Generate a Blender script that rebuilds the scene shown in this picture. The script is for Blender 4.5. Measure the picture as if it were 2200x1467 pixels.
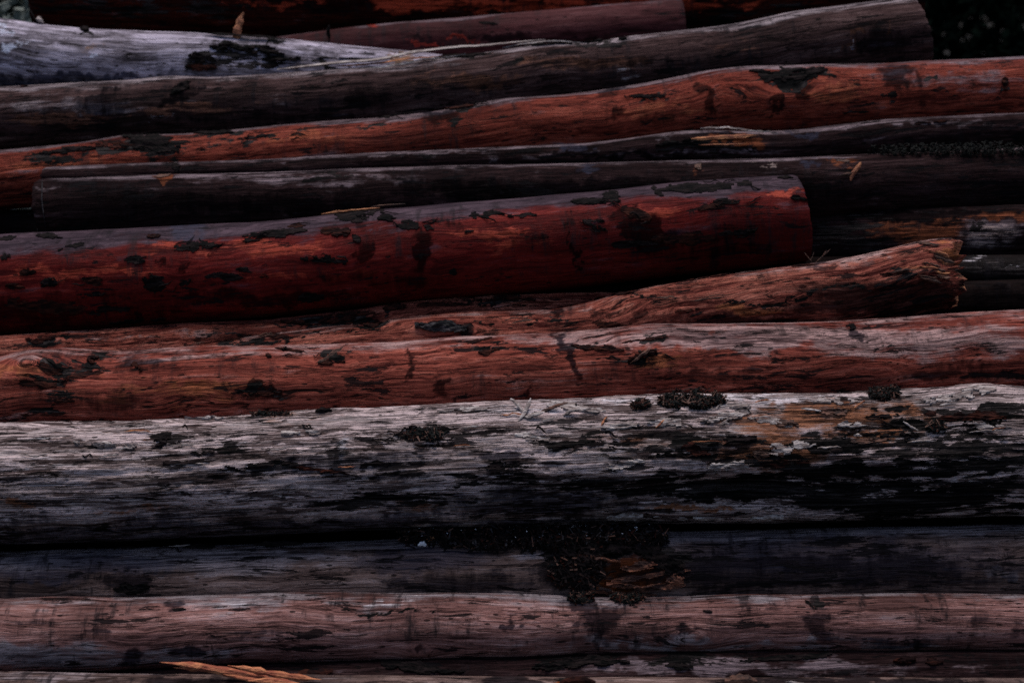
import bpy, math, random
import numpy as np
from mathutils import Vector

for o in list(bpy.data.objects):
    bpy.data.objects.remove(o, do_unlink=True)
S = bpy.context.scene
COL = S.collection
R = math.radians

# ------------------------------------------------------------------ camera
PITCH = R(8.0)
CAM = np.array([0.0, -4.5, 1.66])
F = 50.0 / 36.0 * 2200.0                      # focal length in photograph pixels
FWD = np.array([0, math.cos(PITCH), -math.sin(PITCH)])
UP = np.array([0, math.sin(PITCH), math.cos(PITCH)])
RIGHT = np.array([1.0, 0, 0])
cd = bpy.data.cameras.new('camera')
cd.lens = 50; cd.sensor_width = 36; cd.clip_end = 400
cd.dof.use_dof = True; cd.dof.focus_distance = 4.36; cd.dof.aperture_fstop = 1.8
cam = bpy.data.objects.new('camera', cd); COL.objects.link(cam)
cam.location = CAM; cam.rotation_euler = (math.pi / 2 - PITCH, 0, 0)
S.camera = cam

# ------------------------------------------------------------------ daylight (overcast)
SUN_EL, SUN_ROT = R(85), R(-15)               # overcast: soft light from almost overhead
w = bpy.data.worlds.new('World'); S.world = w; w.use_nodes = True
nt = w.node_tree
sky = nt.nodes.new('ShaderNodeTexSky'); sky.sky_type = 'NISHITA'; sky.sun_disc = False
sky.sun_elevation = SUN_EL; sky.sun_rotation = SUN_ROT
sky.air_density = 0.7; sky.dust_density = 1.6; sky.ozone_density = 0.3
nt.links.new(sky.outputs[0], nt.nodes['Background'].inputs[0])
nt.nodes['Background'].inputs[1].default_value = 0.06
sl = bpy.data.lights.new('sun', 'SUN'); sl.energy = 1.5; sl.angle = R(40); sl.color = (1.0, 0.93, 0.89)
sun = bpy.data.objects.new('sun', sl); COL.objects.link(sun)
sd = Vector((math.sin(SUN_ROT) * math.cos(SUN_EL), math.cos(SUN_ROT) * math.cos(SUN_EL), math.sin(SUN_EL)))
sun.rotation_euler = sd.to_track_quat('Z', 'Y').to_euler()
S.view_settings.view_transform = 'Standard'; S.view_settings.look = 'None'
S.cycles.use_denoising = False; S.cycles.use_adaptive_sampling = False
S.view_settings.gamma = 1.0; S.view_settings.exposure = 1.03

# ------------------------------------------------------------------ helpers
def P(x, y, d):
    x = np.asarray(x, float); y = np.asarray(y, float); d = np.asarray(d, float)
    return (CAM + FWD * d[..., None] + RIGHT * ((x - 1100) / F * d)[..., None] + UP * ((733.5 - y) / F * d)[..., None])

def proj(p):
    q = p - CAM; d = q @ FWD
    return 1100 + (q @ RIGHT) / d * F, 733.5 - (q @ UP) / d * F

def _h(ix, iy, iz, seed):
    n = (ix.astype(np.int64) * 374761393 + iy.astype(np.int64) * 668265263 + iz.astype(np.int64) * 1274126177 + seed * 974634217) & 0xffffffff
    n = ((n ^ (n >> 13)) * 1103515245) & 0xffffffff
    n = ((n ^ (n >> 16)) * 2246822519) & 0xffffffff
    return ((n ^ (n >> 15)) & 0xffff) / 32767.5 - 1.0

def vnoise(p, seed=0):
    f = np.floor(p); i = f.astype(np.int64); u = p - f
    u = u * u * u * (u * (u * 6 - 15) + 10)
    r = 0
    for a in (0, 1):
        for b in (0, 1):
            for c in (0, 1):
                wgt = (u[..., 0] if a else 1 - u[..., 0]) * (u[..., 1] if b else 1 - u[..., 1]) * (u[..., 2] if c else 1 - u[..., 2])
                r = r + wgt * _h(i[..., 0] + a, i[..., 1] + b, i[..., 2] + c, seed)
    return r

def fbm(p, octv=4, seed=0, gain=0.5):
    t = 0; a = 1.0; n = 0
    for k in range(octv):
        t = t + a * vnoise(p * 2.03 ** k, seed + k * 17); n += a; a *= gain
    return t / n

def sstep(x, a, b):
    t = np.clip((x - a) / (b - a), 0, 1); return t * t * (3 - 2 * t)

def mk(name, v, f, mat=None, parent=None, attrs=None, smooth=True):
    me = bpy.data.meshes.new(name)
    me.from_pydata(np.asarray(v, float).tolist(), [], f if isinstance(f, list) else f.tolist())
    if attrs:
        for an, (typ, arr) in attrs.items():
            at = me.attributes.new(an, typ, 'POINT')
            at.data.foreach_set('vector' if typ == 'FLOAT_VECTOR' else 'color', np.asarray(arr, np.float32).ravel())
    if smooth: me.polygons.foreach_set('use_smooth', [True] * len(me.polygons))
    if mat: me.materials.append(mat)
    me.update()
    o = bpy.data.objects.new(name, me); COL.objects.link(o)
    if parent is not None: o.parent = parent
    return o

def tag(o, label=None, cat=None, group=None, kind=None):
    if label: o['label'] = label
    if cat: o['category'] = cat
    if group: o['group'] = group
    if kind: o['kind'] = kind
    return o

# ------------------------------------------------------------------ node helper
class N:
    def __init__(s, name):
        s.m = bpy.data.materials.new(name); s.m.use_nodes = True
        s.t = s.m.node_tree; s.t.nodes.clear()
    def node(s, typ, **kw):
        n = s.t.nodes.new(typ)
        for k, v in kw.items(): setattr(n, k, v)
        return n
    def set(s, sock, v):
        if isinstance(v, bpy.types.NodeSocket): s.t.links.new(v, sock)
        elif v is not None: sock.default_value = v
    def math(s, op, a, b=None, c=None, clamp=False):
        n = s.node('ShaderNodeMath', operation=op, use_clamp=clamp)
        s.set(n.inputs[0], a); s.set(n.inputs[1], b); s.set(n.inputs[2], c)
        return n.outputs[0]
    def step(s, x, a, b, lo=0.0, hi=1.0):
        n = s.node('ShaderNodeMapRange', interpolation_type='SMOOTHSTEP')
        s.set(n.inputs[0], x); s.set(n.inputs[1], a); s.set(n.inputs[2], b); s.set(n.inputs[3], lo); s.set(n.inputs[4], hi)
        return n.outputs[0]
    def mix(s, f, a, b, mode='MIX'):
        n = s.node('ShaderNodeMix', data_type='RGBA', blend_type=mode)
        for i, v in ((0, f), (6, a), (7, b)):
            if isinstance(v, (tuple, list)): v = (*v[:3], 1.0)
            s.set(n.inputs[i], v)
        return n.outputs[2]
    def vmul(s, v, sc, off=(0, 0, 0)):
        n = s.node('ShaderNodeVectorMath', operation='MULTIPLY_ADD')
        s.set(n.inputs[0], v); n.inputs[1].default_value = sc; n.inputs[2].default_value = off
        return n.outputs[0]
    def noise(s, v, sc, off=(0, 0, 0), detail=4, rough=0.55, dist=0.0):
        n = s.node('ShaderNodeTexNoise'); s.set(n.inputs['Vector'], s.vmul(v, sc, off))
        n.inputs['Scale'].default_value = 1; n.inputs['Detail'].default_value = detail
        n.inputs['Roughness'].default_value = rough; n.inputs['Distortion'].default_value = dist
        return n.outputs[0]
    def attr(s, name):
        n = s.node('ShaderNodeAttribute', attribute_name=name); return n
    def finish(s, col, rough, height=None, bstr=0.6, bdist=0.01, spec=0.4):
        p = s.node('ShaderNodeBsdfPrincipled'); o = s.node('ShaderNodeOutputMaterial')
        if isinstance(col, (tuple, list)): col = (*col[:3], 1.0)
        s.set(p.inputs['Base Color'], col); s.set(p.inputs['Roughness'], rough)
        s.set(p.inputs['Specular IOR Level'], spec)
        if height is not None:
            b = s.node('ShaderNodeBump'); b.inputs['Strength'].default_value = bstr; b.inputs['Distance'].default_value = bdist
            s.set(b.inputs['Height'], height); s.t.links.new(b.outputs[0], p.inputs['Normal'])
        s.t.links.new(p.outputs[0], o.inputs[0])
        return s.m

def wood_mat(name, dark, mid, light, gdark=(.035, .029, .034), glight=(.26, .215, .235), fleck=0.0, weather=0.0,
             mott=0.5, rough=0.7, spec=0.28, bump=0.8, cracks=0.6, seed=0.0, plates=0.0, ticks=0.3, hair=0.45, wander=1.0, fib=1.0, orange=(.36, .095, .026), pale=(.62, .56, .59)):
    n = N(name)
    co0 = n.attr('logco').outputs['Vector']
    a = n.attr('ma'); b = n.attr('mb')
    sa = n.node('ShaderNodeSeparateColor'); n.set(sa.inputs[0], a.outputs['Color'])
    sb = n.node('ShaderNodeSeparateColor'); n.set(sb.inputs[0], b.outputs['Color'])
    bark, stain_shade, grey, orng = sa.outputs[0], sa.outputs[1], sa.outputs[2], a.outputs['Alpha']
    blue, whit, den, wet = sb.outputs[0], sb.outputs[1], sb.outputs[2], b.outputs['Alpha']
    # grain wanders a little
    wn = n.node('ShaderNodeTexNoise'); n.set(wn.inputs['Vector'], n.vmul(co0, (3.0, 6, 6), (seed, 0, 0))); wn.inputs['Scale'].default_value = 1; wn.inputs['Detail'].default_value = 3
    wv = n.vmul(wn.outputs['Color'], (0.0, .05 * wander, .05 * wander), (0, -.025 * wander, -.025 * wander))
    ad = n.node('ShaderNodeVectorMath', operation='ADD'); n.set(ad.inputs[0], co0); n.set(ad.inputs[1], wv)
    co = ad.outputs[0]
    o = (seed * 3.1, seed * 1.7, seed * 2.3)
    def cn(v, k): return n.math('MULTIPLY_ADD', n.math('SUBTRACT', v, .5), k, .5, clamp=True)
    def ctr(v, k): return n.math('MULTIPLY', n.math('SUBTRACT', v, .5), k)
    streak = cn(n.noise(co, (1.7, 40, 40), o, 7, .66), 2.4)
    fine = cn(n.noise(co, (4.0, 180, 180), o, 5, .66), 2.6)
    hairn = n.noise(co, (2.2, 260, 260), (seed, 4, 8), 4, .62)
    blot = cn(n.noise(co0, (6, 17, 17), o, 7, .66), 2.2)
    hr = n.math('MULTIPLY', n.step(hairn, .455, .40), n.step(blot, .25, .55, .35, 1.0))
    big = cn(n.noise(co0, (1.7, 5, 5), o, 5, .6), 2.2)
    smear = cn(n.noise(co0, (30, 6, 6), o, 5, .66), 2.3)          # marks that run round the log
    tick = n.noise(co0, (150, 14, 14), o, 3, .6)
    t = n.math('MULTIPLY', streak, .40)
    t = n.math('MULTIPLY_ADD', fine, .36 * fib, t)
    t = n.math('MULTIPLY_ADD', blot, .24, t)
    plt_e = None
    if plates:
        pn = n.math('MULTIPLY', n.noise(co0, (4.2, 24, 24), o, 5, .58), 11.0)
        fr = n.math('FRACT', pn); fo = n.math('FLOOR', pn)
        wh = n.node('ShaderNodeTexWhiteNoise', noise_dimensions='1D'); n.set(wh.inputs['W'], fo)
        t = n.math('ADD', t, n.math('MULTIPLY', n.math('SUBTRACT', wh.outputs['Value'], .5), .36 * plates))
        plt_e = n.math('MULTIPLY', n.step(fr, .0, .09, 1, 0), n.step(blot, .3, .6))
    c = n.mix(n.step(t, .28, .50), dark, mid)
    c = n.mix(n.step(t, .47, .74), c, light)
    c = n.mix(n.step(n.math('ADD', big, ctr(streak, .3)), .42, .85, 0, .72), c, dark)
    # fresh orange wood
    ofac = n.step(n.math('ADD', n.math('ADD', orng, ctr(blot, .8)), ctr(fine, .35)), .25, .6)
    ocol = n.mix(n.step(n.math('MULTIPLY_ADD', fine, .5, n.math('MULTIPLY', streak, .5)), .28, .68), tuple(x * .22 for x in orange), orange)
    c = n.mix(n.math('MULTIPLY', ofac, n.step(orng, .02, .2)), c, ocol)
    # grey weathering, fibrous; also skylight painted on log tops and one lit strip
    gcol = n.mix(n.step(t, .30, .70), gdark, glight)
    gsum = n.math('ADD', n.math('ADD', grey, ctr(blot, .9)), n.math('ADD', ctr(streak, .6), weather))
    gsum = n.math('MULTIPLY_ADD', orng, -.75, gsum)
    c = n.mix(n.step(gsum, .25, .8), c, gcol)
    # white marks, also painted glints and a bright top rim
    wsum = n.math('ADD', n.math('ADD', whit, ctr(fine, .7)), ctr(blot, .5))
    c = n.mix(n.math('MULTIPLY', n.step(wsum, .35, .75, 0, .9), n.step(whit, .02, .2)), c, pale)
    # blue stain
    bs = n.math('ADD', blue, ctr(blot, .7))
    c = n.mix(n.math('MULTIPLY', n.step(bs, .15, .9, 0, .6), n.step(blue, .02, .3)), c, n.mix(fine, (.016, .019, .036), (.045, .047, .075)))
    # soft dirty marks and stains round the log, plus painted underside shade
    sm = n.math('MULTIPLY', n.step(smear, .52, .85), n.step(n.math('ADD', big, ctr(streak, .5)), .38, .7))
    c = n.mix(n.math('MULTIPLY', sm, mott), c, (.016, .013, .015))
    ss = n.math('ADD', n.math('ADD', stain_shade, ctr(blot, .55)), n.math('ADD', ctr(smear, .4), n.math('ADD', ctr(streak, .8), ctr(fine, .45))))
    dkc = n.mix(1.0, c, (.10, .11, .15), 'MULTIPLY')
    c = n.mix(n.math('MULTIPLY', n.step(ss, .15, .70, 0, .93), n.step(stain_shade, .02, .3)), c, dkc)
    # black dashes and lost fibre
    fl = n.noise(co, (7, 58, 58), (seed * 5, 3, 1), 6, .66, .5)
    fl2 = n.noise(co0, (5, 16, 16), (seed * 2, 9, 4), 6, .66)
    fsum = n.math('ADD', n.math('MULTIPLY_ADD', den, .10, fl), ctr(fl2, .8))
    ff = n.step(fsum, .615 - fleck, .645 - fleck)
    c = n.mix(n.math('MULTIPLY', ff, .93), c, (.008, .007, .008))
    # little pits
    vo = n.node('ShaderNodeTexVoronoi'); n.set(vo.inputs['Vector'], n.vmul(co0, (18, 48, 48), o)); vo.inputs['Scale'].default_value = 1
    pit = n.math('MULTIPLY', n.step(vo.outputs['Distance'], .14, .19, 1, 0), n.step(n.noise(co0, (7, 15, 15), (5, 5, seed), 1), .5, .56))
    c = n.mix(n.math('MULTIPLY', pit, .85), c, (.007, .006, .006))
    # long cracks and fine cross scratches
    cr = n.noise(co, (1.9, 62, 62), (seed, 7, 2), 4, .6)
    crk = n.math('MULTIPLY', n.step(n.math('ABSOLUTE', n.math('SUBTRACT', cr, .5)), .006, .018, 1, 0), n.step(fl2, .45, .54))
    c = n.mix(n.math('MULTIPLY', crk, cracks), c, (.007, .005, .005))
    lc = n.noise(co, (.75, 24, 24), (seed, 1, 6), 3, .55)
    lck = n.math('MULTIPLY', n.step(n.math('ABSOLUTE', n.math('SUBTRACT', lc, .5)), .0035, .0095, 1, 0), n.step(n.noise(co0, (2.2, 9, 9), (seed, 3, 3), 2), .5, .56))
    c = n.mix(n.math('MULTIPLY', lck, min(1.0, cracks * 1.2)), c, (.005, .004, .004))
    tk = n.math('MULTIPLY', n.step(tick, .60, .66), n.step(fl2, .5, .6))
    c = n.mix(n.math('MULTIPLY', tk, ticks), c, (.010, .008, .009))
    c = n.mix(n.math('MULTIPLY', hr, hair), c, (.012, .009, .009))
    if plt_e is not None: c = n.mix(n.math('MULTIPLY', plt_e, .85 * plates), c, (.012, .009, .009))
    # left-over inner bark and other black patches
    ks = n.math('ADD', n.math('ADD', n.math('MULTIPLY', bark, .92), ctr(fl, 2.6)), n.math('ADD', ctr(fl2, 1.9), ctr(fine, .35)))
    kf = n.math('MULTIPLY', n.step(ks, .42, .50), n.step(bark, .02, .15))
    c = n.mix(kf, c, n.mix(n.step(n.math('MULTIPLY_ADD', fine, .5, n.math('MULTIPLY', streak, .5)), .42, .8), (.005, .005, .005), (.050, .040, .039)))
    # height
    h = n.math('MULTIPLY', streak, .40)
    h = n.math('MULTIPLY_ADD', fine, .30, h)
    h = n.math('MULTIPLY_ADD', hr, -.35 * hair, h)
    h = n.math('MULTIPLY_ADD', ff, -.30, h)
    h = n.math('MULTIPLY_ADD', crk, -.5 * cracks, h)
    h = n.math('MULTIPLY_ADD', lck, -.9 * cracks, h)
    h = n.math('MULTIPLY_ADD', pit, -.3, h)
    h = n.math('MULTIPLY_ADD', kf, .30, h)
    h = n.math('MULTIPLY_ADD', blot, .22, h)
    if plt_e is not None: h = n.math('MULTIPLY_ADD', plt_e, -.5 * plates, n.math('MULTIPLY_ADD', wh.outputs['Value'], .35 * plates, h))
    rg = n.math('MULTIPLY_ADD', n.math('SUBTRACT', blot, .5), .25, rough)
    rg = n.math('MULTIPLY_ADD', wet, -.45, rg, clamp=True)
    lum = n.node('ShaderNodeRGBToBW'); n.set(lum.inputs[0], c)
    sp = n.math('MULTIPLY', n.math('MULTIPLY_ADD', lum.outputs[0], 4.0, n.math('MULTIPLY_ADD', wet, 2.0, .06), clamp=True), spec)
    return n.finish(c, rg, h, bump, .010, sp)

def bark_mat(name, c0, c1, rough=.75, spec=.35):
    n = N(name); co = n.attr('logco').outputs['Vector']
    a = n.noise(co, (22, 70, 70), (1, 2, 3), 5, .65, .5); f = n.noise(co, (60, 260, 260), (4, 2, 3), 3)
    c = n.mix(n.step(a, .4, .66), c0, c1)
    h = n.math('MULTIPLY_ADD', f, .4, a)
    return n.finish(c, rough, h, .9, .012, spec)

def plain_mat(name, c0, c1, sc=(60, 60, 60), rough=.7, spec=.35, bump=.5):
    n = N(name); co = n.node('ShaderNodeTexCoord').outputs['Object']
    a = n.noise(co, sc, (0, 0, 0), 5, .6); g = n.node('ShaderNodeObjectInfo')
    c = n.mix(n.step(a, .36, .66), c0, c1)
    return n.finish(c, rough, a, bump, .01, spec)

# ------------------------------------------------------------------ the logs
XS = np.arange(-700, 2901, 5.0)
def curve(pts, sm=9):
    pts = sorted(pts); v = np.interp(XS, [p[0] for p in pts], [p[1] for p in pts])
    k = np.hanning(2 * sm + 3)[1:-1]; k /= k.sum()
    return np.convolve(np.pad(v, sm, mode='edge'), k, 'valid')

TH = np.concatenate([np.linspace(-70, 115, 75)[:-1], np.linspace(115, 290, 19)[:-1]]) * math.pi / 180

class Log:
    def __init__(s, top, rad, dep, x0=-420, x1=2620, seed=1, lump=.010, fib=.0022, terr=0.0, bumps=(), feats=(), knots=(), gtop=None, jagR=0, jagL=0, tiltR=0, tiltL=0):
        s.seed = seed; s.lump = lump; s.fib = fib; s.terr = terr; s.bumps = bumps; s.feats = feats; s.knots = knots; s.gtop = gtop
        s.x0, s.x1 = x0, x1; s.jagR, s.jagL, s.tiltR, s.tiltL = jagR, jagL, tiltR, tiltL
        s.top = curve(top); s.rad = curve(rad, 20); s.dep = curve(dep, 30)
        s.cy = s.top + s.rad; s.C = P(XS, s.cy, s.dep); s.Rm = s.rad * s.dep / F
        t = np.gradient(s.C, axis=0); s.sl = np.concatenate([[0], np.cumsum(np.linalg.norm(np.diff(s.C, axis=0), axis=1))])
        k = np.ones(41) / 41
        t = np.stack([np.convolve(np.pad(t[:, i], 20, mode='edge'), k, 'valid') for i in range(3)], 1)
        t /= np.linalg.norm(t, axis=1)[:, None]
        e2 = UP - t * (t @ UP)[:, None]; e2 /= np.linalg.norm(e2, axis=1)[:, None]
        e1 = np.cross(t, e2); e1 *= np.sign(-(e1 @ FWD))[:, None]
        s.t, s.e1, s.e2 = t, e1, e2
        s.R0 = float(s.Rm.mean())
    def ip(s, A, X):
        if A.ndim == 1: return np.interp(X, XS, A)
        return np.stack([np.interp(X, XS, A[:, i]) for i in range(3)], -1)
    def co(s, X, T):
        return np.stack([s.ip(s.sl, X) + s.seed * 7.3, s.R0 * np.cos(T), s.R0 * np.sin(T)], -1)
    def base(s, X, T, rr):
        c = s.ip(s.C, X); return c + rr[..., None] * (np.cos(T)[..., None] * s.ip(s.e1, X) + np.sin(T)[..., None] * s.ip(s.e2, X))
    def surf(s, X, T, extra=0.0):
        X, T = np.broadcast_arrays(np.asarray(X, float), np.asarray(T, float))
        r = s.ip(s.Rm, X); co = s.co(X, T)
        d = s.lump * fbm(co * np.array([2.2, 6, 6]), 3, s.seed) + s.fib * fbm(co * np.array([5, 75, 75]), 3, s.seed + 5)
        if s.terr:
            q = (fbm(co * np.array([4, 26, 26]), 4, s.seed + 9) + 1) * 4
            fq = np.floor(q); d = d + s.terr * ((fq + sstep(q - fq, .0, .25)) / 4 - 1)
            ck = np.abs(fbm(co * np.array([3, 60, 60]), 2, s.seed + 31))
            d = d - s.terr * .8 * (1 - sstep(ck, 0, .06))
        if s.bumps:
            px, py = proj(s.base(X, T, r))
            fw = sstep(np.cos(T), -.5, -.1)
            for (bx, by, bw, bh, amp) in s.bumps:
                e = ((px - bx) / bw) ** 2 + ((py - by) / bh) ** 2
                d = d + fw * amp * np.exp(-e * 1.2)
        return s.base(X, T, r + d + extra)
    def at(s, x, y):
        c = np.interp(x, XS, s.cy); r = np.interp(x, XS, s.rad)
        th = np.arcsin(np.clip((c - y) / r, -.98, .98))
        D = np.interp(x, XS, s.dep); Rm = np.interp(x, XS, s.Rm)
        X = 1100 + (x - 1100) * (D - Rm * np.cos(th)) / D
        return X, th
    def point(s, x, y, h=0.0):
        X, t = s.at(np.asarray(x, float), np.asarray(y, float)); return s.surf(X, t, h)
    def normal(s, x, y):
        X, t = s.at(np.asarray(x, float), np.asarray(y, float))
        return np.cos(t)[..., None] * s.ip(s.e1, X) + np.sin(t)[..., None] * s.ip(s.e2, X)

CH = {'k': (0, 0), 's': (0, 1), 'g': (0, 2), 'o': (0, 3), 'b': (1, 0), 'p': (1, 1), 'd': (1, 2), 'w': (1, 3)}
def masks(L, X, T, pos):
    px, py = proj(pos); fw = sstep(np.cos(T), -.55, -.15)
    M = np.zeros((2,) + X.shape + (4,))
    co = L.co(X, T)
    wx = 60 * fbm(co * 11, 5, L.seed + 3, .72); wy = 34 * fbm(co * 11, 5, L.seed + 4, .72)
    for ft in L.feats:
        k, x, y, hw, hh = ft[:5]; amp = ft[5] if len(ft) > 5 else 1.0; rot = ft[6] if len(ft) > 6 else 0.0
        dx = px + wx - x; dy = py + wy - y
        if rot: dy = dy - rot * dx
        e = np.sqrt((dx / hw) ** 2 + (dy / hh) ** 2)
        v = amp * (1 - sstep(e, .3, 1.4)) * fw
        i, j = CH[k]
        M[i][..., j] = np.maximum(M[i][..., j], v) if amp > 0 else np.maximum(M[i][..., j] + v, 0)
    if L.gtop:
        a, b, amp = L.gtop
        s_ = np.sin(T - R(8)) + .22 * fbm(co * np.array([2.5, 8, 8]), 3, L.seed + 8)
        M[0][..., 2] = np.maximum(M[0][..., 2], amp * sstep(s_, a, b))  # top band: weathered grey plus a skylight rim painted into the colour
    return M

def build_log(L, mat, capmat, label, nx=560, group=None, name='log', th=None):
    th = TH if th is None else th
    u = np.linspace(0, 1, nx); nt_ = len(th)
    T = np.broadcast_to(th[None, :], (nx, nt_))
    co_t = np.stack([np.cos(th) * 3, np.sin(th) * 3, th * 0], -1)
    xl = L.x0 + L.jagL * fbm(co_t * 2, 3, L.seed + 50) + L.tiltL * np.sin(th)
    xr = L.x1 + L.jagR * fbm(co_t * 2.5, 4, L.seed + 51, .7) + L.tiltR * np.sin(th)
    X = xl[None, :] + u[:, None] * (xr - xl)[None, :]
    edge = np.minimum(np.minimum(u, 1 - u) * (L.x1 - L.x0) / 8.0, 1)[:, None]
    pos = L.surf(X, T, -.006 * (1 - edge) ** 2)
    M = masks(L, X, T, pos)
    T2 = np.array(T)
    if L.knots:
        px, py = proj(pos)
        for (kx, ky, kw, kh, ka) in L.knots:
            dx = (px - kx) / kw; dy = (py - ky) / kh
            T2 = T2 + ka * kh / np.interp(kx, XS, L.rad) * dy * np.exp(-(dx * dx + dy * dy) * .9) * sstep(np.cos(T), -.4, 0)
    idx = np.arange(nx * nt_).reshape(nx, nt_)
    a = idx[:-1]; b = idx[1:]
    f = np.stack([a, b, np.roll(b, -1, 1), np.roll(a, -1, 1)], -1).reshape(-1, 4)
    root = mk(name, pos.reshape(-1, 3), f, mat, None, {
        'logco': ('FLOAT_VECTOR', L.co(X, T2).reshape(-1, 3)),
        'ma': ('FLOAT_COLOR', M[0].reshape(-1, 4)), 'mb': ('FLOAT_COLOR', M[1].reshape(-1, 4))})
    tag(root, label, 'log', group or 'logs in the pile')
    for side, xe, ring in (('L', xl, pos[0]), ('R', xr, pos[-1])):
        cen = ring.mean(0); vs = [ring]
        for q in (.8, .5, .2):
            rr = cen + (ring - cen) * q
            rr = rr + np.array([1, 0, 0]) * (.004 * fbm(rr * 60, 3, L.seed + 60))[:, None]
            vs.append(rr)
        vs.append(cen[None]); v = np.concatenate(vs); ff = []
        for k in range(3):
            for j in range(nt_):
                j2 = (j + 1) % nt_; ff.append([k * nt_ + j, k * nt_ + j2, (k + 1) * nt_ + j2, (k + 1) * nt_ + j])
        for j in range(nt_): ff.append([3 * nt_ + j, 3 * nt_ + (j + 1) % nt_, 4 * nt_])
        if side == 'L': ff = [q[::-1] for q in ff]
        mk('cut_end', v, ff, capmat, root, {'logco': ('FLOAT_VECTOR', v)}, smooth=False)
    L.o = root
    return root

def bark_patch(L, x, y, hw, hh, mat, lift=.006, seed=0, rag=.9, thr=.28, slant=0.0, name='bark_flake', n=(48, 24), strx=1.0):
    nx, ny = n
    U, V = np.meshgrid(np.linspace(-1.3, 1.3, nx), np.linspace(-1.3, 1.3, ny), indexing='ij')
    X0, Y0 = x + U * hw, y + V * hh + slant * U * hw
    q = np.stack([X0 / 26 * strx, Y0 / 11, U * 0 + seed * 1.37], -1)
    val = 1 - (U ** 2 + V ** 2) + rag * 2.3 * fbm(q, 5, seed + 70, .72)
    X, T = L.at(X0, Y0)
    q2 = np.stack([X0 / 22, Y0 / 8, U * 0 + seed * 3.7], -1)
    h = lift * (.55 + .9 * fbm(q2, 3, seed + 90)) * (.4 + .6 * sstep(val, thr - .1, thr + .5)) + lift * .35 * (1 - sstep(val, thr, thr + .25))
    h = np.maximum(h, .0012)
    pos = L.surf(X, T, h); lo = L.surf(X, T, np.full_like(h, -.004)); co = L.co(X, T)
    rid = np.abs(fbm(np.stack([X0 / 30, Y0 / 9, U * 0 + seed * 2.9], -1), 3, seed + 40))
    val = val - 1.1 * (1 - sstep(rid, 0, .10)) * sstep(fbm(q * .6, 2, seed + 44), -.15, .1)
    keep = (val[:-1, :-1] + val[1:, :-1] + val[:-1, 1:] + val[1:, 1:]) / 4 > thr
    seen = np.zeros_like(keep); out = []
    for si, sj in zip(*[a.tolist() for a in np.nonzero(keep)]):
        if seen[si, sj]: continue
        comp = []; st = [(si, sj)]; seen[si, sj] = True
        while st:
            i, j = st.pop(); comp.append((i, j))
            for a, b in ((i + 1, j), (i - 1, j), (i, j + 1), (i, j - 1)):
                if 0 <= a < keep.shape[0] and 0 <= b < keep.shape[1] and keep[a, b] and not seen[a, b]:
                    seen[a, b] = True; st.append((a, b))
        if len(comp) < 16: continue
        vid = {}; lid = {}; verts = []; cs = []; faces = []; ecount = {}
        def vi(i, j):
            if (i, j) not in vid:
                vid[(i, j)] = len(verts); verts.append(pos[i, j]); cs.append(co[i, j])
            return vid[(i, j)]
        def li(i, j):
            if (i, j) not in lid:
                lid[(i, j)] = len(verts); verts.append(lo[i, j]); cs.append(co[i, j])
            return lid[(i, j)]
        for i, j in comp:
            c4 = [(i, j), (i, j + 1), (i + 1, j + 1), (i + 1, j)]
            faces.append([vi(*c) for c in c4])
            for k in range(4):
                e = (c4[k], c4[(k + 1) % 4])
                if (e[1], e[0]) in ecount: del ecount[(e[1], e[0])]
                else: ecount[e] = 1
        for (a, b) in ecount: faces.append([vi(*b), vi(*a), li(*a), li(*b)])
        out.append(mk(name, np.array(verts), faces, mat, L.o, {'logco': ('FLOAT_VECTOR', np.array(cs))}, smooth=False))
    return out

def strip(L, pts, w, h, mat, seed=0, name='splinter', parent='log', thick=.004, n=26, tip=(0.15, 0.05)):
    """a thin shred of wood or bark along pts [(x,y,height_m)] over log L"""
    pts = np.array(pts, float); tt = np.linspace(0, 1, n); tp = np.linspace(0, 1, len(pts))
    x = np.interp(tt, tp, pts[:, 0]); y = np.interp(tt, tp, pts[:, 1]); hh = np.interp(tt, tp, pts[:, 2])
    y = y + 2.0 * fbm(np.stack([tt * 6, tt * 0, tt * 0 + seed], -1), 3, seed)
    p = L.point(x, y, hh + h); nrm = L.normal(x, y)
    t = np.gradient(p, axis=0); t /= np.linalg.norm(t, axis=1)[:, None]
    sd_ = np.cross(t, nrm); sd_ /= np.linalg.norm(sd_, axis=1)[:, None]
    prof = tip[0] + (1 - tip[0]) * sstep(tt, 0, .18); prof *= tip[1] + (1 - tip[1]) * sstep(1 - tt, 0, .3)
    ww = w * prof * (1 + .45 * fbm(np.stack([tt * 9, tt * 0, tt * 0 + seed + 5], -1), 3, seed + 2))
    th_ = thick * (.3 + .7 * prof)
    V = np.stack([p + sd_ * ww[:, None] * .5, p + nrm * th_[:, None], p - sd_ * ww[:, None] * .5, p - nrm * th_[:, None] * .6], 1).reshape(-1, 3)
    f = [[i * 4 + k, i * 4 + (k + 1) % 4, (i + 1) * 4 + (k + 1) % 4, (i + 1) * 4 + k] for i in range(n - 1) for k in range(4)]
    f += [[3, 2, 1, 0], [(n - 1) * 4 + k for k in range(4)]]
    return mk(name, V, f, mat, L.o if parent == 'log' else None, {'logco': ('FLOAT_VECTOR', V)}, smooth=False)

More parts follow.
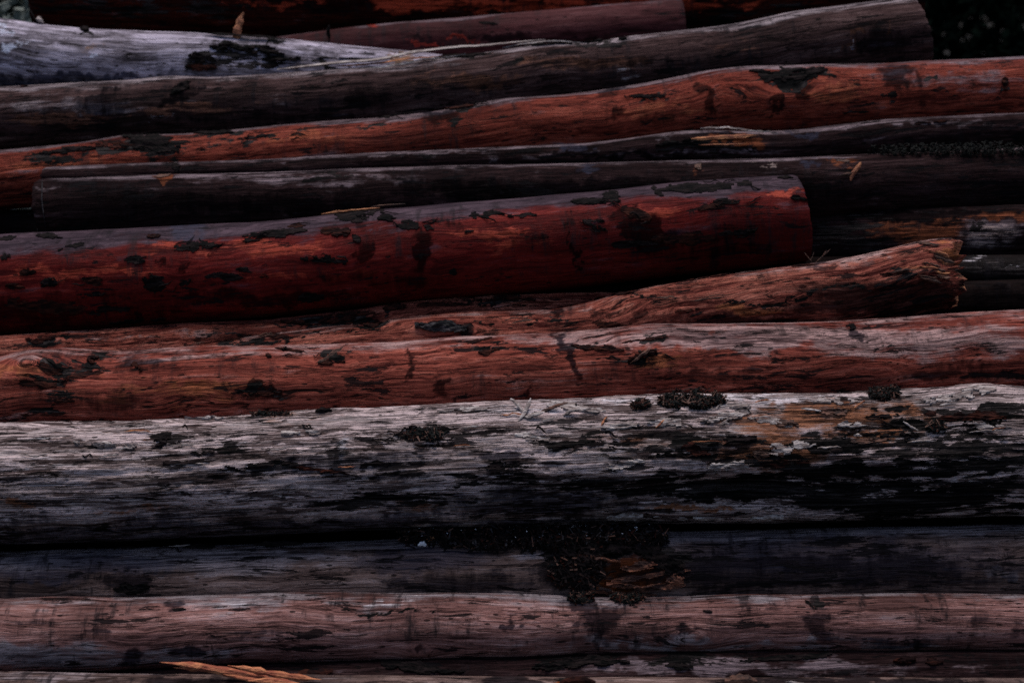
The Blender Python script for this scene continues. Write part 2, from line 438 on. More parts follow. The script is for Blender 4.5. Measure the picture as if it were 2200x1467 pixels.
def shards(name, P0, NR, n, length, width, mat, seed, spread=.9, rise=.0, mats=None, along=None, alw=0.0):
    """loose litter: many slivers (three-sided prisms) around the points P0, NR = normals"""
    rg = np.random.default_rng(seed); k = rg.integers(0, len(P0), n)
    c = P0[k]; nr = NR[k]
    d = rg.normal(size=(n, 3)); d -= nr * ((d * nr).sum(1) * (1 - spread * .45))[:, None]
    if along is not None: d = d * (1 - alw) + np.array(along) * (alw * rg.choice([-1, 1], n))[:, None] * 2
    d /= np.linalg.norm(d, axis=1)[:, None]
    l = rg.uniform(*length, n); wd = rg.uniform(*width, n)
    s1 = np.cross(d, nr + rg.normal(size=(n, 3)) * .4); s1 /= np.linalg.norm(s1, axis=1)[:, None]
    s2 = np.cross(d, s1)
    c = c + nr * (rg.uniform(0, 1, n) ** 1.6 * rise)[:, None]
    V = np.zeros((n, 6, 3)); bend = nr * (l * rg.uniform(-.12, .25, n))[:, None]
    for e, sg in ((0, -.5), (1, .5)):
        for q in range(3):
            an = q * 2.094; w_ = wd * (1 if e == 0 else .45)
            V[:, e * 3 + q] = c + d * (l * sg)[:, None] + s1 * (w_ * math.cos(an))[:, None] + s2 * (w_ * .45 * math.sin(an))[:, None] + bend * (1 if e else 0)
    base = np.arange(n)[:, None] * 6
    f = np.concatenate([base + np.array(q) for q in ([0, 1, 4, 3], [1, 2, 5, 4], [2, 0, 3, 5])]).tolist() + np.concatenate([base + np.array(q) for q in ([2, 1, 0], [3, 4, 5])]).tolist()
    o = mk(name, V.reshape(-1, 3), f, mat, None, None, smooth=False)
    if mats:
        for m_ in mats: o.data.materials.append(m_)
        mi = rg.integers(0, 100, n); nm = len(mats)
        pick = np.where(mi < 72, 0, 1 + mi % nm)
        full = np.concatenate([np.tile(pick, 3), np.tile(pick, 2)])
        o.data.polygons.foreach_set('material_index', full.astype(np.int32))
    return o

# ------------------------------------------------------------------ materials
m_bigred = wood_mat('crimson_stripped_wood', (.045, .005, .005), (.135, .011, .009), (.26, .030, .019), fleck=-.03, mott=.7, rough=.58, spec=.25, bump=.5, cracks=.3, ticks=.3, fib=.8, hair=.3, wander=1.6, weather=.16, seed=1.0, glight=(.085, .052, .068), gdark=(.022, .014, .020), orange=(.38, .050, .025))
m_orange = wood_mat('orange_red_wood', (.045, .007, .005), (.18, .029, .016), (.32, .067, .037), fleck=.0, weather=.06, mott=.65, seed=2.0, bump=.75, wander=1.2, glight=(.21, .145, .160), gdark=(.035, .023, .028), ticks=.35, orange=(.38, .088, .038))
m_salmon = wood_mat('salmon_stringy_wood', (.07, .013, .010), (.265, .064, .041), (.455, .150, .098), fleck=.01, wander=1.3, mott=.5, bump=1.0, cracks=.9, seed=3.0, plates=.5, glight=(.40, .24, .22), gdark=(.07, .034, .032), orange=(.44, .135, .050))
m_front = wood_mat('red_brown_wood', (.055, .010, .008), (.225, .045, .028), (.395, .106, .070), fleck=.004, wander=1.2, weather=.08, mott=.6, bump=.85, cracks=.8, seed=4.0, glight=(.42, .25, .235), gdark=(.07, .036, .036), ticks=.3, orange=(.36, .10, .04))
m_pale = wood_mat('pale_weathered_wood', (.05, .034, .032), (.22, .16, .15), (.46, .385, .38), fleck=.005, weather=.6, mott=.3, rough=.8, spec=.2, bump=1.0, cracks=1.0, seed=5.0, plates=.95, ticks=.6, fib=1.3, hair=.8, wander=.35, glight=(.60, .465, .46), gdark=(.082, .053, .050), orange=(.31, .125, .066))
m_pink = wood_mat('pinkish_grey_wood', (.045, .020, .018), (.23, .104, .090), (.46, .26, .24), fleck=.0, mott=.85, seed=6.0, bump=.7, glight=(.34, .28, .295), gdark=(.05, .040, .046), ticks=.6)
m_blue = wood_mat('blue_stained_wood', (.018, .012, .012), (.135, .085, .074), (.27, .19, .175), fleck=.008, mott=.85, seed=7.0, bump=.7, spec=.18, glight=(.32, .255, .265), gdark=(.045, .036, .041), ticks=.6)
m_char = wood_mat('dark_brown_wood', (.006, .0035, .004), (.023, .0115, .012), (.056, .031, .032), fleck=.01, mott=.6, seed=8.0, spec=.12, glight=(.20, .147, .163), gdark=(.026, .020, .023), pale=(.30, .22, .20), orange=(.20, .058, .026))
m_greylog = wood_mat('dark_grey_brown_wood', (.012, .007, .007), (.058, .030, .029), (.135, .080, .076), fleck=.01, mott=.8, seed=9.0, bump=.75, spec=.18, glight=(.32, .255, .27), gdark=(.045, .032, .036), ticks=.5, orange=(.20, .085, .055))
m_lav = wood_mat('lavender_grey_wood', (.035, .028, .034), (.18, .15, .185), (.34, .295, .36), fleck=-.02, weather=.5, mott=.4, seed=10.0, bump=.5, glight=(.56, .49, .60), gdark=(.13, .108, .14), pale=(.66, .69, .85), orange=(.30, .17, .11))
m_mauve = wood_mat('mauve_red_wood', (.022, .006, .007), (.070, .019, .021), (.12, .042, .043), fleck=-.03, mott=.5, seed=11.0, bump=.4, cracks=.3, glight=(.14, .095, .11), gdark=(.03, .021, .025), orange=(.30, .03, .018))
m_back = wood_mat('burnt_red_wood', (.006, .002, .002), (.032, .006, .004), (.08, .015, .008), fleck=.02, mott=.6, seed=12.0, spec=.12, orange=(.55, .075, .032))
m_black = wood_mat('wet_and_gap_shade_wood', (.003, .002, .002), (.009, .006, .006), (.020, .013, .012), fleck=.02, mott=.6, seed=13.0, rough=.75, spec=.05, bump=.6)  # wet wood; on the filler logs its black stands for gap shade
m_cap = bark_mat('sawn_wood', (.05, .02, .014), (.17, .08, .05))
m_capd = bark_mat('dark_sawn_wood', (.02, .013, .012), (.07, .045, .04))
m_bark = bark_mat('black_bark', (.003, .003, .003), (.018, .012, .012), .9, .06)
m_barkr = bark_mat('red_brown_bark', (.008, .003, .003), (.05, .014, .009), .9, .08)
m_barkg = bark_mat('grey_bark', (.012, .012, .013), (.075, .066, .070), .85, .12)
m_splint = bark_mat('fresh_split_wood', (.17, .05, .024), (.52, .21, .088))
m_splintp = bark_mat('pale_split_wood', (.16, .12, .11), (.48, .42, .40))
m_splintd = bark_mat('brown_split_wood', (.03, .014, .010), (.14, .06, .038))
m_rot = bark_mat('rotten_wood', (.035, .012, .008), (.26, .095, .052))
m_orange_split = bark_mat('torn_orange_wood', (.24, .058, .028), (.60, .23, .10))
m_moss = plain_mat('black_moss', (.003, .0035, .0035), (.012, .013, .012), rough=.8, spec=.1)
m_chipo = plain_mat('orange_chip', (.2, .07, .03), (.42, .2, .09))
m_chipw = plain_mat('bleached_chip', (.3, .27, .26), (.6, .56, .55))
m_white = plain_mat('white_fleck', (.55, .55, .58), (.8, .8, .84))

# ------------------------------------------------------------------ ground and background
def grid(name, x0, x1, y0, y1, nx, ny, zf, mat):
    X, Y = np.meshgrid(np.linspace(x0, x1, nx), np.linspace(y0, y1, ny), indexing='ij')
    Z = zf(X, Y); idx = np.arange(nx * ny).reshape(nx, ny)
    f = np.stack([idx[:-1, :-1], idx[1:, :-1], idx[1:, 1:], idx[:-1, 1:]], -1).reshape(-1, 4)
    return mk(name, np.stack([X, Y, Z], -1).reshape(-1, 3), f, mat)
def gz(X, Y):
    p = np.stack([X * .35, Y * .35, X * 0], -1)
    return .06 * fbm(p * 4, 4, 5) + sstep(Y, 6, 16) * (2.2 + 1.2 * fbm(p * .5, 3, 9)) + sstep(Y, 16, 60) * 10 - .06
m_soil = plain_mat('forest_soil', (.006, .005, .004), (.022, .018, .014), sc=(9, 9, 9), rough=.9)
tag(grid('ground', -60, 60, -25, 80, 150, 150, gz, m_soil), kind='structure')
m_leaf = plain_mat('shaded_leaf', (.0012, .0028, .0022), (.004, .0075, .0058), sc=(3, 3, 3), rough=.9, spec=.0)  # near-black: forest canopy shade is put into the leaf colour
m_leafg = plain_mat('grey_green_leaf', (.09, .11, .095), (.21, .235, .21), sc=(3, 3, 3), rough=.7)

def undergrowth(name, cx, cy, rx, ry, h, n, mat, seed, size):
    rg = np.random.default_rng(seed)
    x = cx + rx * rg.uniform(-1, 1, n); y = cy + ry * rg.uniform(-1, 1, n)
    z = rg.uniform(0, 1, n) ** .8 * h * (1 + .35 * fbm(np.stack([x * 1.2, y * 1.2, x * 0], -1), 3, seed)) + gz(x, y)
    keep = fbm(np.stack([x * 2.2, y * 2.2, z * 2.2], -1), 3, seed + 1) > -.28
    c = np.stack([x, y, z], -1)[keep]; n = len(c)
    d = rg.normal(size=(n, 3)); d /= np.linalg.norm(d, axis=1)[:, None]
    s_ = np.cross(d, rg.normal(size=(n, 3))); s_ /= np.linalg.norm(s_, axis=1)[:, None]
    l = rg.uniform(.6, 1.3, n)[:, None] * size
    V = np.stack([c - d * l, c + s_ * l * .4, c + d * l, c - s_ * l * .4], 1)
    o = mk(name, V.reshape(-1, 3), np.arange(n * 4).reshape(n, 4), mat, smooth=False)
    return tag(o, kind='stuff')
def tops(pts): return pts
undergrowth('undergrowth', 3.4, 4.6, 3.6, 1.3, 3.6, 26000, m_leaf, 3, .055)
undergrowth('undergrowth', -3.6, 3.6, 2.2, 1.2, 3.2, 15000, m_leafg, 4, .05)
undergrowth('undergrowth', 0, 7.5, 9, 1.4, 5.2, 60000, m_leaf, 5, .12)

# ------------------------------------------------------------------ logs, nearest row first
L1 = Log([(-420, 1446), (0, 1443), (300, 1447), (700, 1452), (1200, 1455), (1700, 1458), (2620, 1455)], [(0, 96)], [(0, 3.99)], seed=11, lump=.008,
         feats=[('s', 420, 1460, 120, 20), ('k', 1230, 1458, 60, 12, .7), ('s', 1100, 1465, 90, 14), ('s', 1800, 1465, 300, 14), ('o', 1210, 1462, 30, 9, .8), ('g', 150, 1450, 260, 20, .6)])
build_log(L1, m_blue, m_capd, 'grey log along the bottom edge with an orange splinter lying on it', nx=420)

L1b = Log([(-420, 1452), (0, 1450), (480, 1430), (1000, 1412), (1500, 1395), (2200, 1394), (2620, 1390)], [(-420, 58), (1000, 62), (2620, 66)], [(0, 4.17)], seed=12, lump=.010, terr=.004,
          feats=[('g', 1500, 1430, 200, 18, .8), ('g', 1750, 1434, 240, 20, .8), ('g', 1320, 1436, 160, 14, .5), ('g', 2080, 1430, 60, 16, .5), ('k', 1480, 1420, 80, 12, .9), ('k', 1250, 1415, 160, 12, .8)])  # grey strip paints in the lit middle, dark blotches the shaded top
build_log(L1b, m_char, m_capd, 'black log with a painted lit strip showing under the pinkish log', nx=440)

L2 = Log([(-420, 1288), (0, 1283), (300, 1282), (600, 1276), (1000, 1278), (1400, 1281), (1800, 1277), (2200, 1277), (2620, 1276)],
         [(-420, 86), (0, 82), (500, 74), (1000, 68), (1600, 62), (2620, 60)], [(0, 4.22)], seed=13, gtop=(.5, 1.0, .6), lump=.007,
         bumps=[(1490, 1368, 40, 22, .008), (900, 1400, 40, 14, .006)],
         feats=[('g', 130, 1410, 420, 38, .75), ('s', 285, 1405, 28, 36, .9), ('s', 405, 1398, 45, 14, .9), ('s', 1255, 1310, 40, 40, .75, .7), ('s', 1300, 1345, 40, 40, .9), ('s', 1760, 1340, 60, 34, .85, .4),
                ('s', 1100, 1338, 16, 26, .8), ('o', 1485, 1370, 30, 14, .25), ('s', 1470, 1366, 22, 14, .9), ('s', 900, 1400, 34, 12, .8), ('o', 900, 1400, 14, 8, .6), ('g', 560, 1300, 130, 20, .7), ('g', 800, 1300, 90, 14, .6),
                ('s', 220, 1360, 60, 12, .5), ('s', 2120, 1330, 40, 30, .5), ('k', 1740, 1292, 16, 8, .9, .5), ('g', 1600, 1385, 500, 16, .6), ('s', 380, 1300, 22, 12, .7), ('s', 2190, 1350, 30, 30, .5), ('k', 840, 1312, 120, 3, 1.2), ('s', 560, 1360, 120, 16, .4), ('s', 1620, 1310, 90, 14, .4), ('s', 60, 1330, 80, 14, .4), ('s', 1950, 1380, 120, 14, .5), ('p', 560, 1312, 110, 16, .35), ('p', 820, 1296, 80, 10, .45)], knots=[(1488, 1368, 70, 24, 1.4), (900, 1400, 60, 16, 1.2), (1290, 1340, 90, 30, -.6)])
build_log(L2, m_pink, m_capd, 'pinkish grey log, smooth and worn, second from the bottom edge')

L3 = Log([(-420, 1190), (0, 1185), (300, 1175), (700, 1164), (900, 1155), (1200, 1150), (1500, 1138), (1900, 1130), (2200, 1128), (2620, 1124)],
         [(-420, 82), (600, 84), (1300, 90), (2620, 90)], [(0, 4.37)], seed=14, gtop=(.5, .98, .8), lump=.008,
         bumps=[(1330, 1215, 130, 45, .022), (1260, 1190, 50, 30, .012), (1250, 1300, 300, 16, -.008)],
         feats=[('b', 200, 1210, 190, 26, 1), ('b', 80, 1240, 120, 20, .8), ('b', 900, 1200, 150, 34, 1), ('b', 1750, 1200, 500, 60, .9), ('s', 1000, 1250, 160, 30, .7), ('s', 270, 1250, 60, 22, 1), ('s', 1700, 1230, 600, 50, .8),
                ('k', 1300, 1180, 150, 22, 1), ('o', 1360, 1222, 110, 22, 1), ('o', 1330, 1255, 140, 14, .8), ('k', 1420, 1185, 60, 30, 1, .4), ('g', 480, 1200, 300, 40, .9), ('g', 60, 1215, 160, 30, .7), ('g', 60, 1192, 150, 14, .7), ('g', 1150, 1185, 120, 14, .7), ('g', 1450, 1155, 60, 14, .7),
                ('g', 2150, 1225, 40, 16, .8), ('d', 1700, 1220, 500, 60, .6), ('s', 1200, 1230, 60, 40, .9)])
build_log(L3, m_blue, m_capd, 'dark blue-stained log with an orange rotten knot, under the pale weathered log')

L4 = Log([(-420, 920), (0, 910), (300, 903), (600, 885), (850, 874), (1100, 862), (1450, 850), (1700, 845), (1950, 837), (2130, 829), (2200, 830), (2620, 822)],
         [(-420, 128), (600, 130), (1100, 134), (1700, 138), (2620, 138)], [(0, 4.40)], seed=15, lump=.007, fib=.0045, terr=.007,
         bumps=[(1540, 1058, 210, 34, -.055), (1800, 1045, 260, 40, -.03), (1560, 1105, 260, 14, .014), (740, 950, 30, 60, .008), (2100, 835, 60, 14, .006), (2010, 940, 200, 40, -.012), (1380, 1030, 90, 26, .012)],
         feats=[('d', 620, 975, 300, 50, .8), ('d', 1000, 1000, 300, 80, .9), ('d', 1450, 950, 300, 60, .8), ('d', 1800, 900, 250, 70, .6), ('k', 470, 965, 60, 12, .6), ('k', 350, 942, 40, 16, .6), ('k', 930, 920, 80, 18, .75), ('k', 900, 945, 60, 10, .7),
                ('k', 1250, 950, 100, 14, .8), ('k', 1490, 955, 50, 24, 1), ('k', 1600, 935, 80, 10, .8), ('k', 1430, 965, 40, 12, .9), ('k', 1650, 985, 120, 22, .8), ('k', 1900, 888, 60, 10, .9), ('k', 2100, 885, 130, 20, .95), ('k', 1760, 950, 90, 14, .9), ('k', 1940, 920, 60, 14, .9),
                ('k', 2060, 975, 300, 54, .8), ('k', 1750, 1010, 240, 26, .8), ('g', 1900, 985, 160, 20, .8), ('p', 2055, 1030, 12, 44, .6), ('p', 2180, 1000, 30, 20, .5), ('k', 1560, 1050, 330, 34, .9), ('k', 1150, 1030, 240, 24, .55), ('s', 700, 1150, 800, 50, .8), ('s', 150, 1160, 500, 50, .8), ('s', 1150, 1080, 260, 40, .8), ('k', 800, 1075, 280, 24, .55),  # the long low 's' marks paint underside shade into the colour
                ('k', 1960, 1070, 300, 46, .9), ('g', 1390, 1020, 70, 24, .9), ('o', 1700, 905, 220, 44, .68), ('o', 1650, 965, 160, 60, .78), ('o', 1820, 890, 240, 34, .7), ('o', 1450, 945, 200, 26, .4), ('o', 1250, 955, 120, 20, .35), ('o', 1880, 935, 110, 16, .8), ('o', 1580, 985, 90, 12, .8), ('o', 1350, 940, 60, 12, .6), ('o', 1480, 1100, 120, 10, .7), ('o', 620, 900, 80, 14, .4), ('o', 900, 1085, 120, 14, .5),
                ('p', 745, 965, 22, 44, .75), ('p', 1500, 862, 500, 14, .55), ('p', 110, 985, 130, 30, .35), ('p', 1150, 880, 200, 14, .5), ('p', 480, 950, 90, 8, .4), ('s', 1080, 990, 60, 20, .8), ('s', 780, 1000, 260, 40, .45), ('o', 700, 900, 160, 12, .35), ('o', 30, 1075, 60, 14, .6), ('o', 300, 1095, 120, 8, .5)])  # long pale marks along the top paint in its bright skylit rim
build_log(L4, m_pale, m_cap, 'thick pale grey weathered log, frayed and flaking, with black patches', nx=760,
          th=np.concatenate([np.linspace(-75, 115, 120)[:-1], np.linspace(115, 285, 19)[:-1]]) * math.pi / 180)

L5 = Log([(-420, 790), (-100, 775), (0, 768), (40, 758), (110, 749), (180, 753), (260, 758), (450, 744), (700, 738), (850, 733), (1000, 722), (1200, 716), (1300, 706), (1430, 697), (1550, 698), (1800, 690), (2000, 676), (2200, 665), (2620, 650)],
         [(-420, 104), (0, 106), (1100, 104), (2200, 108), (2620, 110)], [(0, 4.62)], seed=16, gtop=(.5, 1.0, .55), lump=.007, fib=.0026, terr=.0022,
         bumps=[(60, 785, 34, 24, .016), (110, 800, 30, 20, -.012), (25, 812, 40, 16, .010), (180, 795, 80, 10, -.008), (710, 772, 34, 10, -.008), (1390, 700, 90, 14, .006), (560, 842, 50, 10, -.005)],
         feats=[('k', 110, 790, 34, 14, 1), ('k', 195, 797, 70, 12, .95, -.15), ('k', 100, 820, 62, 10, .9), ('k', 200, 775, 24, 10, .8), ('k', 215, 765, 30, 14, .7), ('k', 135, 853, 42, 10, .8), ('k', 90, 887, 52, 8, .8), ('s', 560, 842, 60, 14, 1), ('k', 560, 843, 46, 9, .8), ('s', 300, 780, 60, 26, .6),
                ('k', 712, 774, 34, 11, .95), ('s', 871, 785, 9, 46, 1), ('s', 1222, 765, 16, 54, 1.1), ('b', 1222, 760, 16, 50, .6), ('s', 1210, 733, 16, 14, .8), ('k', 1280, 746, 70, 7, .75), ('k', 1370, 765, 60, 9, .8, -.2), ('k', 1060, 756, 44, 8, .6), ('k', 1040, 738, 60, 5, .8), ('k', 1400, 728, 40, 7, .9),
                ('g', 1620, 722, 340, 32, .95), ('g', 2000, 735, 360, 40, .7), ('g', 1250, 735, 160, 22, .5), ('b', 1560, 712, 100, 18, .4), ('s', 1135, 850, 10, 40, .6), ('s', 950, 835, 18, 22, .7), ('s', 1500, 800, 200, 16, .5), ('s', 2080, 800, 180, 20, .6), ('s', 250, 860, 100, 30, .5), ('o', 1400, 770, 60, 14, .6), ('o', 30, 800, 60, 20, .5), ('o', 400, 840, 300, 30, .4),
                ('k', 1910, 745, 32, 6, .8, -.3), ('s', 1840, 715, 14, 20, .7), ('g', 60, 762, 80, 14, .5), ('g', 800, 742, 300, 10, .35)], knots=[(60, 788, 70, 30, 1.6), (180, 800, 110, 20, -1.0), (712, 774, 70, 16, 1.2), (1390, 735, 120, 24, 1.0), (560, 842, 90, 18, .9), (1850, 760, 130, 30, -.9)])
build_log(L5, m_front, m_cap, 'red-brown stripped log with a swirling knot at its left, above the pale log', nx=700,
          th=np.concatenate([np.linspace(-60, 112, 95)[:-1], np.linspace(112, 300, 19)[:-1]]) * math.pi / 180)

L6 = Log([(-420, 830), (0, 790), (250, 758), (450, 737), (600, 716), (700, 702), (800, 690), (900, 678), (1000, 671), (1200, 664), (1270, 650), (1330, 634), (1400, 615), (1550, 590), (1700, 571), (1800, 560), (1900, 540), (2000, 514), (2300, 490)],
         [(-420, 50), (600, 56), (1100, 60), (1400, 68), (1800, 74), (2300, 78)], [(-420, 4.80), (1000, 4.79), (1500, 4.75), (2300, 4.71)], x1=2046, seed=17, gtop=(.55, 1.0, .55), lump=.006, fib=.004, terr=.004, jagR=42, tiltR=4,
         bumps=[(800, 695, 30, 14, -.012), (955, 705, 60, 16, .008), (2050, 560, 34, 34, -.03), (1320, 640, 70, 14, .004)],
         feats=[('k', 800, 692, 34, 16, 1), ('s', 960, 706, 58, 18, 1), ('g', 965, 702, 36, 8, .7), ('k', 500, 728, 110, 7, .9), ('k', 360, 740, 34, 10, .9), ('s', 1185, 678, 20, 18, .9), ('k', 1320, 698, 40, 8, .9), ('s', 1390, 675, 30, 14, .8), ('k', 1340, 632, 60, 5, .8), ('s', 1290, 672, 26, 10, .8),
                ('o', 2035, 535, 34, 18, .8), ('o', 1980, 580, 60, 12, .4), ('o', 1600, 660, 120, 16, .4), ('s', 1900, 640, 220, 44, 1), ('s', 1600, 690, 200, 16, .7), ('g', 1800, 565, 240, 12, .5), ('g', 1250, 662, 60, 6, .4), ('s', 1770, 580, 18, 14, .7), ('k', 1930, 585, 60, 6, .8), ('s', 1780, 622, 16, 12, .7), ('k', 1480, 668, 30, 7, .8), ('k', 1830, 616, 230, 4, 1.1, -.13), ('k', 1650, 640, 120, 4, 1, -.1), ('k', 620, 722, 200, 4, 1.1, -.14), ('k', 1150, 690, 160, 3, 1, -.05)], knots=[(800, 694, 70, 16, 1.2), (958, 706, 90, 22, 1.4), (1340, 660, 110, 24, .5), (1700, 610, 140, 24, -.8)])  # wide low dark mark paints in the shade toward the broken end
build_log(L6, m_salmon, m_splint, 'salmon-red stringy log with a splintered golden broken end at the right', nx=640)

L6a = Log([(-420, 745), (0, 720), (150, 712), (400, 696), (600, 683), (750, 670), (850, 652), (1000, 640), (1150, 630), (1280, 625), (1500, 640), (1700, 650)],
          [(-420, 60), (400, 52), (900, 40), (1280, 30), (1700, 24)], [(-420, 4.81), (0, 4.82), (600, 4.87), (1000, 4.91), (1500, 4.96)], x1=1480, seed=18, lump=.006, fib=.004, terr=.004,
          bumps=[(700, 690, 200, 8, -.01)],
          feats=[('k', 90, 732, 60, 10, .8), ('k', 750, 690, 130, 12, .9), ('k', 620, 690, 60, 6, .8), ('s', 790, 690, 60, 16, .9), ('k', 950, 655, 90, 6, .8), ('k', 500, 712, 80, 6, .6), ('s', 720, 678, 26, 8, .8), ('g', 200, 718, 300, 6, .4), ('k', 850, 662, 30, 8, .9), ('k', 1070, 645, 100, 5, .7)])
build_log(L6a, m_salmon, m_cap, 'thin salmon-red log wedged below the big crimson log', nx=480)

L7 = Log([(-420, 520), (0, 506), (150, 500), (350, 490), (550, 478), (700, 463), (850, 447), (1000, 435), (1150, 425), (1300, 410), (1450, 397), (1650, 380), (1715, 375), (2000, 350)],
         [(-420, 107), (0, 105), (1000, 102), (1400, 98), (1800, 93)], [(0, 4.94)], x1=1722, seed=19, bumps=[(300, 640, 120, 30, -.006), (880, 520, 40, 40, .005), (1380, 480, 60, 40, .005), (600, 505, 90, 16, .004), (1150, 560, 200, 30, -.005), (150, 560, 80, 30, .004)], lump=.008, fib=.0008, tiltR=-6, jagR=3, gtop=(.30, .78, 1.0),
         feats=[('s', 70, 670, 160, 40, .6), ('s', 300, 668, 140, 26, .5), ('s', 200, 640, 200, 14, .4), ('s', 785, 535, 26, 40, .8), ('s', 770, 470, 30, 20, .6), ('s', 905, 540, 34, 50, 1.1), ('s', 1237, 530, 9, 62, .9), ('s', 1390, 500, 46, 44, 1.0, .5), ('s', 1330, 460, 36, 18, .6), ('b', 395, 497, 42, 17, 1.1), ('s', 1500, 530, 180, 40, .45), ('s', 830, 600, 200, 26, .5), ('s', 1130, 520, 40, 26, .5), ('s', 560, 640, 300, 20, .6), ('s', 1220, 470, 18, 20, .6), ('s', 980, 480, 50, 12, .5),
                ('o', 520, 530, 260, 16, .55), ('o', 150, 580, 240, 16, .55), ('o', 1080, 500, 140, 18, .6), ('o', 1120, 530, 100, 12, .5), ('o', 1400, 455, 60, 14, .6), ('o', 700, 590, 200, 14, .4), ('o', 1680, 410, 40, 8, .6), ('s', 1600, 480, 60, 60, .4), ('s', 400, 580, 12, 18, .7), ('s', 345, 565, 10, 10, .8), ('g', 820, 500, 50, 14, .5)])
build_log(L7, m_bigred, m_capd, 'big smooth crimson log with black bark flakes and a sawn right end', nx=620)

L8 = Log([(60, 388), (100, 385), (400, 375), (700, 365), (1000, 355), (1300, 350), (1500, 345), (1700, 340), (1900, 330), (2200, 318), (2620, 300)],
         [(0, 66), (1000, 68), (2620, 64)], [(0, 5.11)], x0=90, seed=20, gtop=(.62, .98, .85), lump=.005, fib=.0015, tiltL=-4, jagL=4,
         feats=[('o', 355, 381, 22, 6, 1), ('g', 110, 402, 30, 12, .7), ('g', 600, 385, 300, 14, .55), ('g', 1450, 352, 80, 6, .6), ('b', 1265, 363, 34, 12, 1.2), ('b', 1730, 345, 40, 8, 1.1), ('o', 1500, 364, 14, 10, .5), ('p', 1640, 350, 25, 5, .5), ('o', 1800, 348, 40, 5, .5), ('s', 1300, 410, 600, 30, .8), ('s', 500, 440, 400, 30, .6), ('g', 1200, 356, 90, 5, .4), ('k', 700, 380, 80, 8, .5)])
build_log(L8, m_char, m_capd, 'charcoal log with a sawn left end, directly above the big crimson log', nx=520)

L8a = Log([(60, 362), (90, 360), (350, 350), (600, 340), (850, 325), (1000, 318), (1250, 309), (1350, 298), (1450, 284), (1520, 280), (1620, 284), (1700, 282), (1800, 270), (1900, 258), (2000, 253), (2150, 243), (2620, 240)],
          [(0, 24), (800, 26), (1300, 30), (1600, 36), (2200, 36), (2620, 36)], [(0, 5.20)], x0=94, seed=21, gtop=(.35, .9, .95), lump=.004, fib=.0015, jagL=3,
          bumps=[(1580, 300, 80, 10, -.012)],
          feats=[('b', 1240, 318, 34, 14, 1.3), ('b', 1735, 290, 36, 10, 1.3), ('g', 800, 330, 900, 9, .75), ('g', 1400, 290, 60, 8, .7), ('o', 1570, 305, 80, 12, 1), ('k', 1500, 315, 120, 10, .9), ('g', 1950, 262, 260, 10, .7), ('k', 380, 362, 8, 14, .8), ('s', 1300, 335, 200, 8, .7), ('p', 840, 332, 14, 4, .8), ('o', 1250, 330, 200, 8, .25)])
build_log(L8a, m_char, m_capd, 'slender dark pole with a cracked orange split, lying on the charcoal log', nx=480)

L9 = Log([(1000, 470), (1750, 452), (2200, 440), (2620, 432)], [(0, 60)], [(1100, 5.45), (1750, 5.15), (2200, 4.98), (2620, 4.9)], x0=1480, seed=22, lump=.006, fib=.003, terr=.003,
         feats=[('g', 2110, 500, 150, 40, .55), ('p', 2130, 508, 100, 26, .6), ('o', 1960, 495, 120, 34, .6), ('o', 2150, 470, 120, 14, .6), ('k', 1850, 500, 120, 50, .6), ('k', 2120, 490, 60, 6, .7), ('s', 1990, 460, 300, 16, .6)])
build_log(L9, m_char, m_capd, 'dark log with a pale scuffed patch at the right edge, behind the splintered end', nx=300)

L10 = Log([(1500, 556), (2000, 548), (2200, 546), (2620, 540)], [(0, 40)], [(1500, 5.1), (2000, 4.90), (2620, 4.82)], x0=1700, seed=23, lump=.004, fib=.001,
          feats=[('w', 2140, 570, 200, 40, .4), ('p', 2090, 558, 18, 10, .5), ('p', 2165, 573, 40, 3, .7), ('k', 2140, 585, 200, 20, .6)])  # pale spots are wet glints painted into the colour
build_log(L10, m_black, m_capd, 'wet black log with painted glints at the right edge', nx=220)

L10b = Log([(1500, 616), (2000, 606), (2200, 600), (2620, 590)], [(0, 52)], [(1500, 5.05), (2000, 4.84), (2620, 4.76)], x0=1700, seed=24, lump=.004, fib=.001,
           feats=[('s', 2130, 650, 160, 40, .5)])
build_log(L10b, m_black, m_capd, 'dull dark log under the wet black log at the right edge', nx=220)

